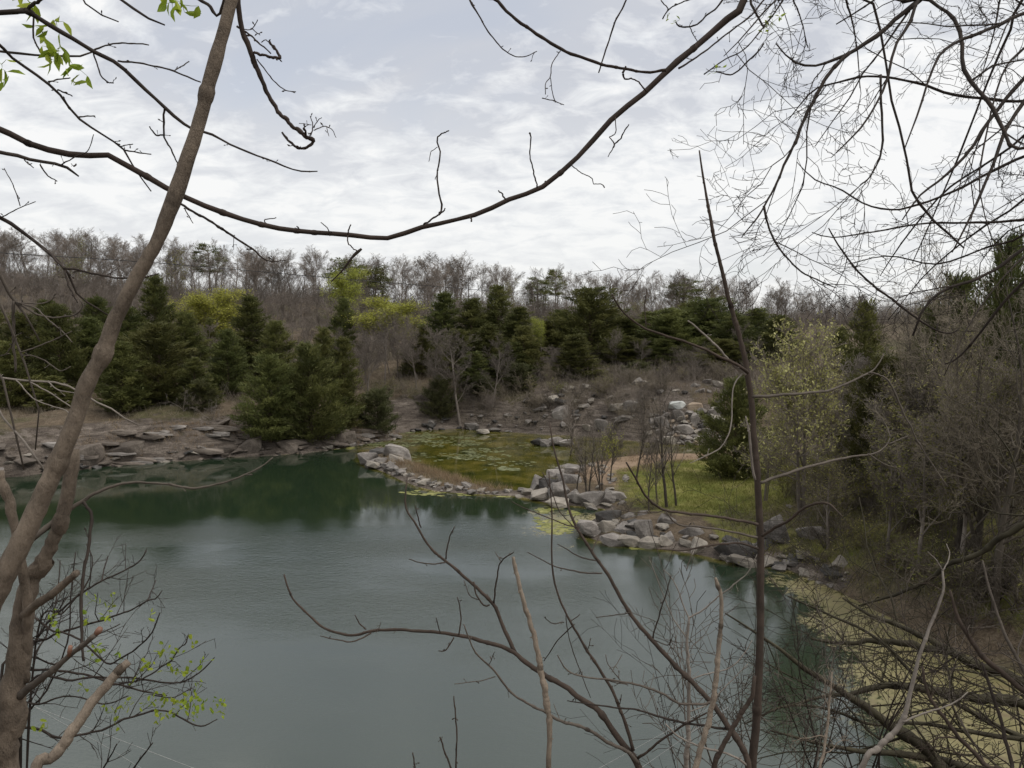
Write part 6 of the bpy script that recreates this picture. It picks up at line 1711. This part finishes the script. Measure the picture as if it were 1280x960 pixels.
sky = wn('ShaderNodeTexSky', sky_type='NISHITA')
sky.sun_disc = False
sky.sun_elevation = SUN_EL
sky.sun_rotation = SUN_AZ
tc = wn('ShaderNodeTexCoord').outputs['Generated']
sx = wn('ShaderNodeSeparateXYZ', {0: tc})
zc = wn('ShaderNodeMath', {0: sx.outputs[2], 1: 0.0}, operation='MAXIMUM').outputs[0]
zc = wn('ShaderNodeMath', {0: zc, 1: 0.26}, operation='ADD').outputs[0]
u = wn('ShaderNodeMath', {0: sx.outputs[0], 1: zc}, operation='DIVIDE').outputs[0]
v = wn('ShaderNodeMath', {0: sx.outputs[1], 1: zc}, operation='DIVIDE').outputs[0]
pl = wn('ShaderNodeCombineXYZ', {0: u, 1: v, 2: 0.0}).outputs[0]
mp = wn('ShaderNodeMapping', {'Vector': pl, 'Scale': (1, 1.25, 1), 'Rotation': (0, 0, .25), 'Location': (3.2, 1.7, 0)}).outputs[0]
n1 = wn('ShaderNodeTexNoise', {'Vector': mp, 'Scale': 1.0, 'Detail': 8, 'Roughness': .55, 'Distortion': .35}).outputs['Fac']
n2 = wn('ShaderNodeTexNoise', {'Vector': mp, 'Scale': 7.5, 'Detail': 6, 'Roughness': .6, 'Distortion': .4}).outputs['Fac']
cl = wn('ShaderNodeMath', {0: n2, 1: .80, 2: -.335}, operation='MULTIPLY_ADD').outputs[0]
cl = wn('ShaderNodeMath', {0: n1, 1: .95, 2: cl}, operation='MULTIPLY_ADD').outputs[0]
cr = wn('ShaderNodeValToRGB', {'Fac': cl})
SK = 7.9
els = [(.42, (.50, .517, .56)), (.50, (.60, .612, .64)), (.56, (.675, .688, .705)), (.65, (.80, .797, .79))]
while len(cr.color_ramp.elements) < len(els):
    cr.color_ramp.elements.new(.5)
for e, (p, c) in zip(cr.color_ramp.elements, els):
    e.position = p
    e.color = (*c, 1)
hz = wn('ShaderNodeMapRange', {0: sx.outputs[2], 1: 0.0, 2: .30, 3: .85, 4: 0.0}).outputs[0]
c2 = wn('ShaderNodeMix', {0: hz}, data_type='RGBA')
nt.links.new(cr.outputs[0], c2.inputs[6])
c2.inputs[7].default_value = (.755, .757, .75, 1)
gl = wn('ShaderNodeVectorMath', {0: c2.outputs[2], 1: (SK, SK, SK)}, operation='MULTIPLY').outputs[0]
gap = wn('ShaderNodeMapRange', {0: n1, 1: .30, 2: .42, 3: .80, 4: .96}).outputs[0]
fm = wn('ShaderNodeMix', {0: gap}, data_type='RGBA')
nt.links.new(sky.outputs[0], fm.inputs[6])
nt.links.new(gl, fm.inputs[7])
nt.links.new(fm.outputs[2], bg.inputs['Color'])
bg.inputs['Strength'].default_value = 0.10

sd = bpy.data.lights.new('sun', 'SUN')
sd.energy = 1.5
sd.angle = math.radians(45)
sd.color = (1, .96, .90)
so = bpy.data.objects.new('sun', sd)
COL.objects.link(so)
dirv = Vector((math.sin(SUN_AZ) * math.cos(SUN_EL), math.cos(SUN_AZ) * math.cos(SUN_EL), math.sin(SUN_EL)))
so.rotation_euler = dirv.to_track_quat('Z', 'Y').to_euler()

scene.view_settings.view_transform = 'Standard'
scene.view_settings.look = 'None'
scene.view_settings.gamma = 1
scene.view_settings.exposure = 0.64
scene.cycles.max_bounces = 6
scene.cycles.diffuse_bounces = 3
scene.cycles.transmission_bounces = 3
scene.cycles.use_denoising = True
